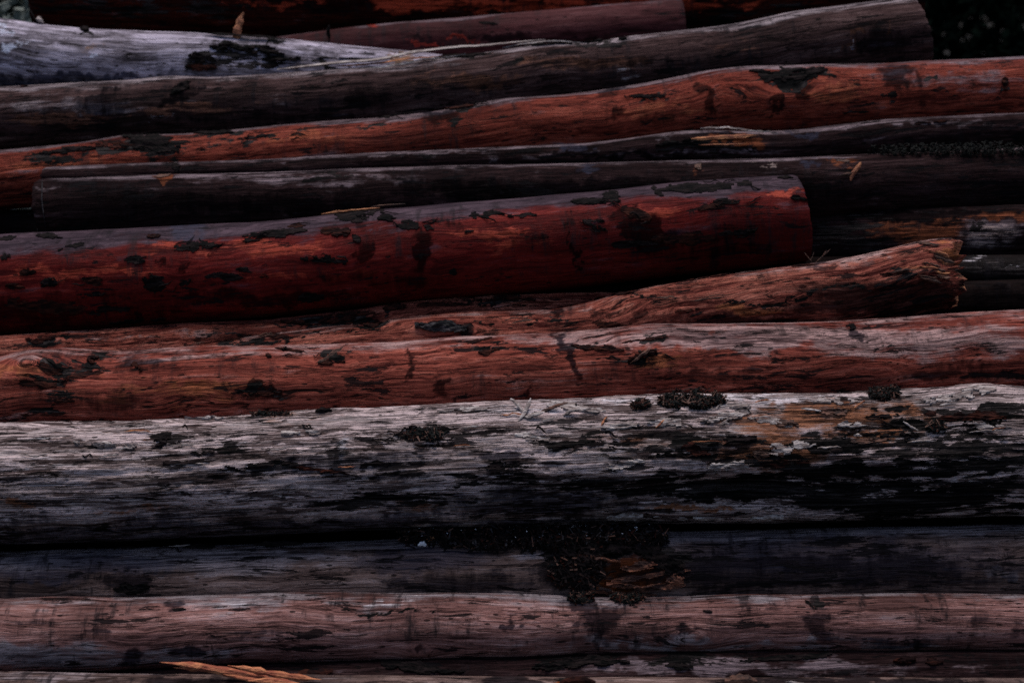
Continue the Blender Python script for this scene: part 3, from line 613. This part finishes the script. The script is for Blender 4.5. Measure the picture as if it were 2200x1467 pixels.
L11 = Log([(-420, 350), (0, 325), (150, 311), (280, 294), (350, 290), (450, 285), (600, 270), (800, 255), (950, 240), (1100, 212), (1250, 200), (1400, 180), (1520, 155), (1600, 145), (1750, 140), (1900, 138), (2050, 130), (2130, 126), (2200, 121), (2620, 112)],
          [(-420, 60), (0, 62), (600, 68), (1100, 74), (1700, 82), (2620, 82)], [(0, 5.34)], seed=25, lump=.006, fib=.0018, terr=.0015, gtop=(.55, .9, .9),
          bumps=[(1690, 180, 60, 24, -.012), (270, 300, 60, 10, .008), (1560, 220, 20, 50, .006), (330, 315, 60, 14, -.006)],
          feats=[('k', 330, 318, 70, 22, .85), ('k', 240, 320, 50, 12, .8), ('k', 130, 338, 70, 8, .8), ('k', 560, 303, 110, 6, .8, -.12), ('k', 450, 292, 60, 8, .7), ('s', 930, 250, 50, 20, .8), ('k', 1690, 178, 56, 26, 1), ('s', 1655, 232, 10, 26, 1), ('s', 1735, 205, 18, 20, .8), ('k', 1755, 165, 30, 10, .9), ('s', 1935, 175, 34, 44, .75, .2), ('s', 1985, 218, 30, 18, .7), ('k', 1915, 217, 14, 14, .8),
                 ('k', 2160, 192, 10, 18, .9), ('k', 1830, 246, 50, 6, .7), ('s', 1515, 215, 18, 50, .75), ('s', 1315, 245, 14, 30, .7), ('s', 1320, 190, 34, 12, .6), ('k', 1400, 216, 45, 7, .6), ('k', 1985, 166, 16, 7, .8), ('o', 1420, 240, 150, 18, .5), ('o', 1810, 200, 70, 24, .6), ('o', 200, 350, 200, 16, .4), ('o', 640, 300, 160, 14, .4), ('k', 990, 235, 50, 7, .9), ('k', 970, 255, 14, 14, .8), ('k', 820, 275, 50, 5, .6), ('g', 2050, 170, 160, 26, .5), ('s', 1400, 260, 60, 20, .5)], knots=[(1690, 185, 120, 36, 1.2), (1545, 215, 70, 40, .6), (320, 318, 120, 24, 1.0), (1010, 250, 90, 20, -.8)])
build_log(L11, m_orange, m_cap, 'orange-red log with a tarry black bark patch near its right end', nx=620)

L12 = Log([(-420, 212), (0, 190), (150, 181), (280, 174), (350, 168), (450, 168), (600, 160), (750, 148), (850, 140), (950, 126), (1080, 110), (1200, 92), (1300, 85), (1450, 70), (1580, 55), (1700, 30), (1850, 10), (1960, -4), (2200, -30)],
          [(-420, 64), (0, 66), (800, 70), (1400, 72), (2000, 76)], [(0, 5.48)], x1=1975, seed=26, lump=.005, fib=.002, terr=.0018, gtop=(.35, .95, 1.0), tiltR=-14, jagR=4,
          bumps=[(380, 170, 60, 12, .006), (1270, 88, 80, 9, -.012), (830, 145, 60, 8, -.008)],
          feats=[('k', 1280, 88, 80, 8, 1), ('k', 1000, 125, 130, 7, .8), ('o', 1000, 120, 60, 6, .7), ('p', 1835, 98, 14, 10, .7), ('o', 1835, 98, 18, 12, .8), ('o', 1838, 72, 14, 7, .8), ('o', 1910, 48, 12, 18, .7), ('s', 220, 220, 60, 24, .6), ('s', 780, 210, 60, 40, .6), ('s', 1300, 130, 200, 14, .5), ('s', 1900, 90, 80, 60, .6), ('s', 390, 200, 50, 14, .6, -.5), ('p', 1340, 155, 30, 8, .4), ('p', 350, 250, 50, 6, .4), ('s', 600, 260, 300, 20, .5), ('k', 45, 200, 24, 7, .8, -.2), ('g', 150, 225, 200, 20, .45), ('o', 100, 255, 140, 20, .6), ('o', 420, 235, 150, 18, .5), ('o', 1020, 175, 130, 18, .5), ('o', 1250, 135, 150, 20, .55), ('o', 1600, 100, 120, 16, .4)])
build_log(L12, m_greylog, m_cap, 'grey-brown log with a long torn strip peeling along its top', nx=600)

L13 = Log([(-420, -10), (0, 42), (100, 56), (200, 65), (400, 70), (500, 76), (600, 84), (750, 99), (900, 113), (1100, 140)],
          [(-420, 92), (0, 86), (500, 74), (900, 62), (1100, 58)], [(-420, 5.60), (1100, 5.72)], x1=1090, seed=27, lump=.005, fib=.0015,
          bumps=[(520, 130, 130, 20, -.008)],
          feats=[('p', 25, 100, 50, 12, .9, -.3), ('p', 10, 62, 30, 8, .6), ('p', 190, 122, 20, 8, .5), ('k', 530, 135, 130, 26, .75), ('k', 540, 93, 90, 7, 1), ('k', 430, 140, 34, 16, .9), ('g', 530, 135, 34, 9, .9), ('s', 150, 165, 260, 12, .7), ('o', 845, 125, 40, 10, .9), ('o', 190, 100, 50, 8, .4), ('k', 730, 138, 90, 4, .8), ('k', 178, 72, 10, 8, .9), ('s', 60, 180, 200, 14, .8)])
build_log(L13, m_lav, m_cap, 'pale lavender-grey log with a chalky white mark, tapering from the left edge', nx=420)

L14 = Log([(300, 125), (530, 92), (750, 60), (850, 50), (1000, 38), (1200, 21), (1350, 8), (1465, 1), (1700, -20)], [(300, 50), (1465, 56)], [(0, 5.87)], x0=300, x1=1467, seed=28, lump=.003, fib=.001, gtop=(.55, .95, .6),
          feats=[('o', 900, 94, 30, 6, 1), ('o', 985, 92, 40, 6, 1), ('o', 780, 58, 20, 8, .6), ('s', 1100, 80, 300, 12, .5)])
build_log(L14, m_mauve, m_capd, 'smooth mauve-red log behind, with a clean sawn right end', nx=360)

L15 = Log([(60, -128), (600, -122), (1500, -118), (2100, -130)], [(0, 108)], [(0, 6.12)], x0=92, x1=1960, seed=29, lump=.008, fib=.002, terr=.003, jagL=4,
          feats=[('o', 880, 8, 90, 22, 1.1), ('o', 1250, 6, 320, 20, 1.0), ('o', 600, 5, 120, 10, .6), ('k', 300, 20, 300, 30, .6), ('k', 1550, 30, 200, 30, .5), ('o', 1600, 6, 90, 12, .4)])
build_log(L15, m_back, m_capd, 'black and burnt-red log lying across the top of the pile', nx=360)

# filler logs added in the gaps, coloured black to keep them dark
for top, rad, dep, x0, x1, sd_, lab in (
        ([(0, 1030), (2200, 1010)], 100, 4.86, -420, 2620, 41, 'added black log deep in the gap under the pale weathered log'),
        ([(0, 450), (2200, 430)], 80, 5.42, -420, 1500, 42, 'added black log deep in the gap left of the sawn charcoal log'),
        ([(0, 600), (2200, 560)], 85, 5.28, -420, 2620, 43, 'added black log deep behind the wet log at the right edge'),
        ([(0, 1250), (2200, 1240)], 80, 4.72, -420, 2620, 44, 'added black log deep behind the blue-stained log'),
        ([(0, 120), (2200, 60)], 90, 6.1, 100, 1960, 45, 'added black log deep behind the mauve-red log'),
        ([(0, 800), (2200, 770)], 95, 5.15, -420, 2620, 46, 'added black log deep behind the red-brown knotted log')):
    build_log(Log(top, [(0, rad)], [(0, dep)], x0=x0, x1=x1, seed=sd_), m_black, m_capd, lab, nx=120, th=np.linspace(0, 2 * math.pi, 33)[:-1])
# ------------------------------------------------------------------ bark flakes still on the logs
def flakes(L, lst, mat, lift, thr=.28, rag=.9, s0=0, **kw):
    for i, q in enumerate(lst):
        x, y, hw, hh = q[:4]; g = np.random.default_rng(s0 + i)
        hw, hh = hw * g.uniform(.65, 1.35), hh * g.uniform(.5, 1.15); sl_ = q[4] if len(q) > 4 else g.uniform(-.18, .12)
        bark_patch(L, x, y, hw, hh, m_barkr if mat is m_bark and i % 4 == 3 else mat, lift * g.uniform(.6, 2.2), s0 + i * 3 + 1, rag, thr + g.uniform(-.05, .25), sl_, **kw)
flakes(L7, [(15, 518, 35, 8), (105, 512, 26, 9), (15, 562, 22, 13), (345, 511, 30, 10), (425, 538, 40, 20), (290, 567, 28, 8), (590, 512, 64, 22), (732, 505, 32, 13), (785, 466, 44, 20), (885, 492, 40, 11), (705, 565, 40, 14), (570, 597, 22, 15), (525, 590, 24, 9),
            (105, 613, 30, 15), (185, 637, 30, 8), (195, 610, 20, 11), (335, 610, 32, 22), (400, 612, 12, 15), (1045, 468, 40, 9), (90, 662, 90, 18), (235, 668, 44, 14), (1280, 436, 46, 13, .0), (1322, 428, 18, 24), (1372, 468, 40, 26, .5), (1285, 490, 34, 15), (1512, 408, 92, 15), (1420, 420, 22, 12, .5),
            (1540, 450, 56, 14, -.2), (1565, 440, 24, 10), (1714, 432, 26, 10), (1570, 506, 60, 16), (1460, 520, 64, 18), (970, 588, 12, 7), (660, 640, 40, 12), (1350, 530, 40, 10), (30, 620, 20, 12), (1010, 505, 14, 7), (1690, 385, 20, 5), (840, 475, 20, 10), (640, 492, 30, 9), (480, 600, 40, 10), (150, 540, 30, 6), (770, 520, 14, 24), (60, 590, 26, 8), (300, 690, 60, 10), (900, 560, 40, 12), (1130, 470, 30, 7)], m_bark, .004, s0=100)
flakes(L11, [(1690, 172, 60, 26), (1752, 166, 32, 12), (330, 312, 56, 22), (235, 318, 60, 13), (140, 332, 66, 8), (840, 250, 22, 14), (550, 302, 60, 7, -.12), (985, 236, 46, 7), (985, 213, 20, 12), (1640, 165, 30, 8), (460, 288, 50, 7), (2160, 192, 9, 16), (1915, 217, 14, 11), (1400, 217, 40, 6)], m_bark, .005, s0=300)
flakes(L5, [(110, 789, 34, 12), (195, 798, 66, 11, -.15), (95, 822, 60, 9), (205, 770, 26, 12), (560, 842, 56, 11), (712, 777, 34, 9), (630, 752, 60, 5), (578, 763, 12, 10), (90, 887, 50, 7), (135, 855, 40, 9), (1280, 746, 66, 6), (1370, 766, 50, 7, -.2), (1400, 729, 40, 5), (1040, 731, 50, 5), (1060, 756, 36, 8), (300, 790, 14, 10)], m_barkr, .005, s0=400)
flakes(L5, [(1830, 700, 13, 20)], m_bark, .012, s0=450)
flakes(L4, [(470, 965, 56, 13), (350, 942, 36, 14), (930, 916, 76, 11), (1490, 955, 44, 22), (1430, 966, 36, 10), (1600, 935, 70, 8), (1900, 888, 50, 8), (2090, 884, 120, 15), (1760, 950, 70, 12), (1940, 920, 50, 12), (1260, 948, 80, 9), (1650, 985, 90, 14), (1080, 990, 46, 14), (400, 985, 60, 7), (560, 990, 90, 8), (700, 1000, 80, 8), (820, 985, 70, 9)], m_bark, .004, thr=.34, rag=1.1, s0=500)
flakes(L4, [(1610, 868, 90, 12), (1560, 890, 60, 10), (1660, 900, 50, 12), (1800, 862, 80, 9), (1390, 905, 90, 10), (1250, 875, 80, 8), (1700, 950, 50, 14), (1560, 990, 60, 10), (2050, 850, 70, 9), (420, 895, 70, 6), (1000, 878, 70, 8), (640, 925, 60, 7), (230, 950, 70, 7), (1150, 930, 60, 8), (1340, 985, 60, 8), (1840, 905, 60, 8), (2130, 905, 50, 7), (1480, 1100, 70, 8), (1640, 1098, 60, 7), (1350, 1100, 60, 6)], m_splintp, .006, thr=.36, rag=1.1, s0=560, name='wood_flake')
flakes(L4, [(1690, 905, 60, 18), (1640, 965, 44, 20), (1780, 880, 56, 9), (1870, 935, 60, 8), (1700, 980, 40, 10)], m_splintd, .004, thr=.36, rag=1.1, s0=600, name='wood_flake')
flakes(L12, [(1280, 87, 80, 8), (1000, 126, 110, 6), (820, 146, 50, 8), (45, 198, 22, 6, -.2), (390, 200, 40, 9, -.5), (1190, 50 + 52, 60, 6)], m_bark, .006, s0=650)
flakes(L13, [(430, 138, 40, 18), (520, 118, 90, 12), (600, 140, 90, 10), (440, 158, 40, 8), (178, 72, 12, 7), (730, 138, 80, 4), (560, 155, 60, 6)], m_bark, .007, s0=700)
flakes(L3, [(1250, 1180, 50, 20), (1320, 1175, 60, 14), (1415, 1190, 46, 22, .4), (1230, 1235, 40, 16), (1300, 1265, 70, 8), (270, 1250, 50, 12), (1260, 1210, 30, 10)], m_bark, .012, thr=.2, s0=750)
flakes(L3, [(1370, 1205, 90, 9), (1385, 1222, 100, 11), (1340, 1240, 70, 8), (1400, 1245, 70, 9), (1330, 1258, 90, 7), (1450, 1235, 24, 14), (1290, 1195, 40, 6)], m_rot, .012, thr=.15, rag=.6, s0=780, name='rotten_wood_flake')
flakes(L6, [(800, 690, 30, 12), (500, 729, 90, 6), (360, 740, 34, 8), (1330, 634, 56, 5), (1320, 698, 36, 7), (1930, 585, 50, 6), (1720, 548 + 22, 40, 5), (1480, 668, 24, 6), (600, 722, 60, 6), (1530, 592, 60, 5)], m_barkr, .005, s0=800)
flakes(L6, [(958, 706, 52, 15)], m_barkg, .010, thr=.1, rag=.5, s0=840)
flakes(L6a, [(90, 733, 58, 9), (720, 684, 90, 8), (640, 692, 50, 6), (960, 655, 60, 5), (850, 662, 26, 7), (1100, 640, 60, 5)], m_barkr, .005, s0=850)
flakes(L1b, [(1480, 1422, 80, 12), (1260, 1416, 110, 9), (900, 1428, 110, 7), (1950, 1412, 120, 8), (1700, 1404, 120, 6)], m_bark, .006, s0=900)
flakes(L2, [(1740, 1291, 16, 7, .5), (1515, 1303, 18, 4), (385, 1300, 24, 4)], m_bark, .002, s0=950)
flakes(L8a, [(378, 362, 8, 13), (1450, 312, 60, 8), (1520, 316, 60, 6), (2000, 268, 60, 5)], m_bark, .005, s0=1000)
flakes(L8, [(355, 382, 24, 5), (1800, 349, 46, 5), (1500, 364, 12, 8)], m_splintd, .004, s0=1020, name='wood_flake')
flakes(L14, [(1050, 60, 26, 6)], m_bark, .004, s0=1050)

# ------------------------------------------------------------------ shreds and splinters that still hang on their logs
strip(L12, [(600, 161, .004), (760, 146, .012), (900, 126, .022), (1020, 111, .018), (1180, 91, .006)], .034, .010, m_splintp, 3, thick=.007, n=40)
strip(L12, [(720, 152, .003), (860, 143, .012), (960, 138, .010)], .009, .004, m_splint, 5)
strip(L12, [(780, 158, .002), (880, 150, .010), (1010, 128, .004)], .007, .003, m_splintp, 7)
strip(L12, [(1090, 108, .004), (1180, 104, .012), (1270, 100, .003)], .008, .003, m_splintp, 8)
strip(L13, [(430, 84, .004), (520, 92, .010), (630, 100, .004)], .022, .004, m_bark, 9, name='bark_strip')
strip(L8a, [(1505, 283, .004), (1560, 286, .012), (1640, 294, .010)], .010, .004, m_splintp, 10)
strip(L8a, [(1480, 303, .0), (1560, 301, .010), (1640, 297, .006)], .014, .003, m_splint, 11)
strip(L8a, [(1500, 317, .0), (1560, 316, .006), (1620, 314, .0)], .005, .003, m_splint, 12)
strip(L8a, [(1620, 290, .004), (1680, 298, .014)], .007, .004, m_splintp, 13)
strip(L8, [(93, 388, .001), (91, 440, .002), (97, 494, .001)], .004, .002, m_barkg, 16, name='torn_rim')
strip(L5, [(680, 782, .002), (712, 768, .014), (748, 752, .020)], .013, .003, m_splintd, 14)
strip(L5, [(1355, 780, .0), (1390, 758, .008), (1400, 754, .006)], .010, .003, m_splintd, 15)
rg = np.random.default_rng(5)
for k in range(14):                                            # torn fibres at the broken end
    y = rg.uniform(517, 600); x = 1975 + rg.uniform(0, 45) + (600 - y) * .06; ln = rg.uniform(25, 62) * (1.25 if 535 < y < 560 else .8)
    strip(L6, [(x, y, .0), (x + ln * .6, y + ln * .16, rg.uniform(.001, .006)), (x + ln, y + ln * rg.uniform(.05, .35), rg.uniform(-.004, .008))], rg.uniform(.005, .012), .002, (m_splint, m_splintd, m_splintd)[k % 3], 20 + k, thick=.004, n=14)
rg = np.random.default_rng(8)
for k in range(26):                                            # frayed fibres along the pale log
    x = rg.uniform(20, 2180); y = np.interp(x, [0, 2200], [930, 850]) + rg.uniform(-8, 90); ln = rg.uniform(22, 80)
    strip(L4, [(x, y, .0), (x + ln * .5, y + rg.uniform(-3, 3), rg.uniform(.003, .009)), (x + ln, y + rg.uniform(-6, 3), rg.uniform(0, .010))], rg.uniform(.003, .008), .002, m_splintp if k % 4 else m_splint, 60 + k, n=12, thick=.002)
for k in range(14):
    x = rg.uniform(20, 2000); y = np.interp(x, [0, 700, 1200, 1400, 2000], [735, 715, 685, 640, 560]) + rg.uniform(-4, 22); ln = rg.uniform(30, 90)
    strip(L6, [(x, y, .0), (x + ln * .5, y - ln * .06, rg.uniform(.003, .007)), (x + ln, y - ln * .1, rg.uniform(0, .006))], rg.uniform(.003, .007), .002, m_splintd, 90 + k, n=12, thick=.002)
for k, (x, y, dx, dy) in enumerate([(1750, 545, 8, -26), (1755, 548, -12, -18), (1762, 548, 26, -14), (1770, 548, 14, -8)]):
    strip(L6, [(x, y + 12, .004), (x + dx, y + dy + 24, .03), (x + dx * 1.4, y + dy + 20, .04)], .004, .003, m_splintd, 130 + k, n=8, thick=.003)

# ------------------------------------------------------------------ loose things lying on the pile
def surf_pts(L, x, y, hw, hh, n, seed):
    r_ = np.random.default_rng(seed); a = r_.uniform(0, 6.283, n); q = np.sqrt(r_.uniform(0, 1, n))
    px = x + np.cos(a) * q * hw; py = y + np.sin(a) * q * hh
    return L.point(px, py, .001), L.normal(px, py)
def moss(L, x, y, hw, hh, n, rise, label, seed, group=None, name='moss_clump', mats=(m_moss, m_barkr, m_splintd)):
    p, nr = surf_pts(L, x, y, hw, hh, 160, seed)
    o = shards(name, p, nr, n, (.010, .030), (.0016, .0040), mats[0], seed, .9, rise, list(mats[1:]))
    return tag(o, label, 'moss', group)
moss(L4, 1490, 862, 70, 15, 1500, .022, 'black shaggy moss clump, largest on top of the pale weathered log', 201)
moss(L4, 1380, 868, 20, 7, 320, .014, 'small round black moss clump left of the largest moss clump', 202)
moss(L4, 1905, 844, 34, 9, 460, .016, 'matted dark moss and bark tuft on the pale log, toward its right end', 203)
moss(L4, 915, 926, 42, 12, 260, .012, 'stringy dark moss tuft on the front face of the pale log', 204)
moss(L4, 590, 886, 44, 6, 300, .012, 'thin dark crumbly moss streak on top of the pale log, left half', 205)
moss(L4, 2015, 905, 22, 7, 160, .010, 'tiny dark moss spot on the pale log below its right end', 206)
moss(L2, 1250, 1281, 26, 8, 320, .016, 'dark moss blob at the left of two on the pinkish log', 207)
moss(L2, 1350, 1281, 36, 7, 380, .014, 'flat dark moss blob at the right of two on the pinkish log', 208)
p, nr = surf_pts(L3, 1150, 1156, 290, 20, 700, 210)
o = shards('bark_litter', p, nr, 5200, (.008, .030), (.0016, .0045), m_bark, 210, .9, .045, [m_moss, m_barkr, m_splintd, m_barkg])
tag(o, kind='stuff')
p, nr = surf_pts(L3, 1240, 1205, 60, 50, 300, 211)
tag(shards('bark_litter', p, nr, 700, (.010, .032), (.002, .0055), m_bark, 211, .7, .018, [m_moss, m_barkr, m_splintd]), kind='stuff')
p, nr = surf_pts(L8, 2060, 332, 190, 10, 500, 212)
tag(shards('bark_litter', p, nr, 2200, (.006, .018), (.0015, .004), m_moss, 212, .9, .03, [m_bark, m_moss]), kind='stuff')
p, nr = surf_pts(L3, 1130, 1150, 280, 24, 200, 213)
tag(shards('white_fleck', p + nr * .03, nr, 60, (.002, .006), (.0012, .003), m_white, 213, .6, .02), kind='stuff')

def chunk(name, L, x, y, ln, wd, th, ang, mat, label, cat, seed, h=.004, tiltup=0.0, taper=.35, n=9, group=None, lean=None):
    """one loose piece of wood: an uneven, split, tapering sliver with real thickness"""
    c = L.point(np.array([x]), np.array([y]), h)[0]; nr = L.normal(np.array([x]), np.array([y]))[0]
    if lean is not None: nr = (lean * -FWD + (1 - lean) * UP); nr = nr / np.linalg.norm(nr)
    d = RIGHT * math.cos(ang) + UP * math.sin(ang); d = d - nr * (d @ nr); d /= np.linalg.norm(d)
    d = d * math.cos(tiltup) + nr * math.sin(tiltup); nr = nr - d * (nr @ d); nr /= np.linalg.norm(nr); s_ = np.cross(d, nr)
    t = np.linspace(-.5, .5, n); V = []
    r_ = np.random.default_rng(seed)
    for i, q in enumerate(t):
        e = sstep(np.array([.5 - abs(q)]), 0, .28)[0]; w_ = wd * (taper + (1 - taper) * e) * (1 + .35 * r_.uniform(-1, 1)); h_ = th * (.35 + .65 * e) * (1 + .3 * r_.uniform(-1, 1))
        o_ = s_ * wd * .18 * math.sin(q * 5 + seed)
        for k, (a, b) in enumerate(((-.5, 0), (-.3, .8), (.1, 1), (.45, .6), (.5, 0), (0, -.25))):
            V.append(c + d * (q * ln + r_.uniform(-.012, .012) * ln) + s_ * (a * w_) + nr * (b * h_) + o_)
    m = 6; f = [[i * m + k, i * m + (k + 1) % m, (i + 1) * m + (k + 1) % m, (i + 1) * m + k] for i in range(n - 1) for k in range(m)]
    f += [list(range(m))[::-1], [(n - 1) * m + k for k in range(m)]]
    o = mk(name, V, f, mat, None, {'logco': ('FLOAT_VECTOR', np.array(V) * .7)}, smooth=False)
    if label: tag(o, label, cat, group)
    return o
# the bright splinter at the bottom edge (three prongs of one torn piece)
base = chunk('wood_splinter', L1, 505, 1452, .42, .026, .014, -.155, m_orange_split, 'bright orange torn wood splinter at the bottom edge', 'splinter', 31, h=.016, taper=.04, n=17, lean=.9)
for q in ((455, 1443, .22, -.10, .012, .024), (590, 1455, .26, -.14, .018, .026), (620, 1467, .22, -.10, .022, .018), (548, 1460, .18, -.20, .012, .018)):
    pr = chunk('prong', L1, q[0], q[1], q[2], q[4], .008, q[3], m_orange_split, None, None, 33 + q[0], h=q[5], taper=.04, n=13, lean=.9); pr.parent = base
chunk('branch', L13, 62, 48, .09, .006, .006, -1.1, m_bark, 'thin dark branch in the top left corner behind the lavender log', 'branch', 46, h=.03, taper=.5, lean=1.0)
chunk('wood_stub', L13, 78, 50, .035, .022, .018, 1.5, m_splintp, 'small pale stub in the top left corner above the lavender log', 'wood stub', 47, h=.01, lean=1.0, taper=.7)
chunk('wood_splinter', L13, 508, 84, .150, .030, .018, 1.28, m_splint, 'upright brown splinter stuck on end on the lavender log', 'splinter', 41, h=.02, tiltup=1.0, taper=.4)
chunk('wood_splinter', L14, 712, 88, .06, .016, .01, 1.5, m_bark, 'short black stub standing in front of the mauve-red log', 'splinter', 42, h=.02, tiltup=.8, taper=.4)
chunk('twig', L7, 765, 452, .20, .006, .006, .06, m_splint, 'thin orange twig lying along the top of the crimson log', 'twig', 43, h=.006, taper=.5)
chunk('twig', L7, 845, 440, .12, .004, .004, -.45, m_splintd, 'dark bent twig beside the thin orange twig', 'twig', 44, h=.012, taper=.5)
for k, (x, y, ln, an, sd_, lab) in enumerate([(1118, 878, .075, 2.0, 51, 'pale upright wood chip in the chip heap on the pale log'), (1132, 884, .09, 1.3, 52, 'pale leaning wood chip beside the upright one'), (1150, 892, .07, -.1, 53, 'flat pale wood chip at the foot of the leaning one'), (1190, 880, .10, .1, 54, 'long brown wood chip right of the pale chip heap'),
                                          (1230, 886, .05, .3, 55, 'short pale wood chip at the far right of the chip heap')]):
    chunk('wood_chip', L4, x, y, ln, .014, .006, an, m_splintp if k != 3 else m_splintd, lab, 'wood chip', sd_, h=.008, tiltup=.35, group='chips heaped on the pale log')
chunk('wood_chip', L8, 1838, 376, .075, .016, .008, 1.1, m_splint, 'bright wood chip leaning on the charcoal log at the right', 'wood chip', 56, h=.006, tiltup=.2)
chunk('wood_chip', L8, 1822, 381, .06, .010, .006, .3, m_splintd, 'dull wood chip under the bright leaning chip', 'wood chip', 57, h=.005)
chunk('twig', L3, 890, 1147, .10, .005, .005, .25, m_splintd, 'brown twig forming the left arm of a crooked pair in the litter', 'twig', 58, h=.03, taper=.5)
chunk('twig', L3, 965, 1150, .11, .005, .005, -.3, m_splintd, 'brown twig forming the right arm of a crooked pair in the litter', 'twig', 59, h=.03, taper=.5)
chunk('wood_chip', L3, 926, 1160, .03, .020, .010, .3, m_chipo, 'small orange chip in the litter under the crooked twigs', 'wood chip', 60, h=.012)
chunk('wood_chip', L3, 909, 1167, .026, .016, .010, .0, m_white, 'white chalky crumb beside the small orange chip', 'crumb', 61, h=.008)
chunk('wood_chip', L3, 1240, 1140, .035, .010, .006, 1.2, m_splintp, 'pale crooked chip standing in the black litter', 'wood chip', 62, h=.03)
chunk('bark_piece', L3, 430, 1172, .10, .026, .012, .15, m_bark, 'black bark piece on the left of the blue-stained log', 'bark', 63, h=.004)
chunk('bark_piece', L3, 600, 1166, .15, .020, .012, .08, m_bark, 'long black bark sliver on the blue-stained log', 'bark', 64, h=.004)
chunk('twig', L3, 400, 1174, .10, .004, .004, -.06, m_splintp, 'pale thin twig left of the black bark piece', 'twig', 65, h=.008, taper=.5)
chunk('bark_piece', L4, 700, 878, .05, .018, .012, .1, m_bark, 'small black bark lump on the upper rim of the pale log', 'bark', 66, h=.004)
chunk('bark_piece', L1, 1240, 1460, .10, .03, .016, .05, m_barkr, 'reddish bark scrap cut by the bottom edge, left of two', 'bark', 67, h=.006)
chunk('bark_piece', L1, 1590, 1461, .09, .03, .016, .1, m_splintd, 'brown bark scrap cut by the bottom edge, right of two', 'bark', 68, h=.006)
chunk('twig', L1, 1710, 1465, .06, .005, .005, -.4, m_splintp, 'pale twig at the bottom edge right of the brown bark scrap', 'twig', 69, h=.01)
chunk('wood_chip', L1b, 680, 1440, .10, .03, .010, .2, m_barkr, 'rusty red wood chip above the bright orange splinter', 'wood chip', 70, h=.010)
for k, (x, y, ln, an, lab) in enumerate([(1640, 862, .05, .5, 'thin straw sliver on the pale log just right of the largest moss clump'), (1745, 878, .06, -.25, 'long straw sliver on the rusty patch of the pale log'), (1850, 868, .05, 1.0, 'upright straw sliver left of the matted moss tuft'),
                                         (1960, 905, .05, -.7, 'slanting straw sliver left of the tiny moss spot'), (1420, 905, .04, .9, 'short straw sliver below the small round moss clump'), (1560, 900, .05, .6, 'straw sliver on the pale log right below the largest moss clump'),
                                         (1300, 900, .04, 1.2, 'steep short straw sliver right of the chip heap on the pale log'), (2040, 865, .05, .2, 'straw sliver lying nearest the right end of the pale log')]):
    chunk('wood_chip', L4, x, y, ln, .006, .004, an, m_splintp if k % 2 else m_splint, lab, 'wood chip', 80 + k, h=.006, taper=.4, group='straw slivers on the pale log')
# thin curled bark fibres beside the flakes
rg = np.random.default_rng(21)
def wisps(L, spots, n, mat, seed):
    for k in range(n):
        x, y, hw, hh = spots[k % len(spots)][:4]
        x = x + rg.uniform(-1.2, 1.2) * hw; y = y + rg.uniform(-1.1, 1.1) * hh; ln = rg.uniform(14, 46); sl = rg.uniform(-.5, .5)
        pts = [(x, y, .0), (x + ln * .35, y + sl * ln * .3 + rg.uniform(-5, 5), rg.uniform(.002, .008)), (x + ln * .7, y + sl * ln * .5 + rg.uniform(-6, 6), rg.uniform(.001, .008)), (x + ln, y + sl * ln + rg.uniform(-4, 4), .001)]
        strip(L, pts, rg.uniform(.003, .007), .001, mat, seed + k, name='bark_fibre', n=11, thick=.0025)
wisps(L7, [(425, 538, 40, 20), (590, 512, 64, 22), (785, 466, 44, 20), (885, 492, 40, 11), (705, 565, 40, 14), (335, 610, 32, 22), (1322, 428, 30, 24), (1372, 468, 40, 26), (1285, 490, 34, 15), (1512, 408, 92, 15), (1540, 450, 56, 14), (1570, 506, 60, 16), (195, 620, 40, 14), (105, 613, 30, 15), (1045, 468, 40, 9)], 40, m_bark, 700)
wisps(L11, [(1690, 180, 80, 34), (330, 312, 80, 22), (840, 250, 30, 14), (985, 236, 56, 10), (1020, 245, 20, 30), (550, 302, 70, 8), (1400, 217, 50, 8)], 20, m_bark, 800)
wisps(L5, [(110, 795, 80, 26), (630, 755, 60, 8), (1370, 760, 60, 14), (560, 842, 50, 8)], 14, m_bark, 850)
wisps(L4, [(920, 920, 90, 16), (880, 935, 60, 16), (700, 930, 500, 40), (1250, 930, 200, 40), (1750, 900, 250, 40)], 24, m_bark, 900)
wisps(L3, [(1260, 1190, 80, 40), (1350, 1175, 80, 16), (1000, 1158, 120, 8), (300, 1172, 120, 6)], 24, m_bark, 950)
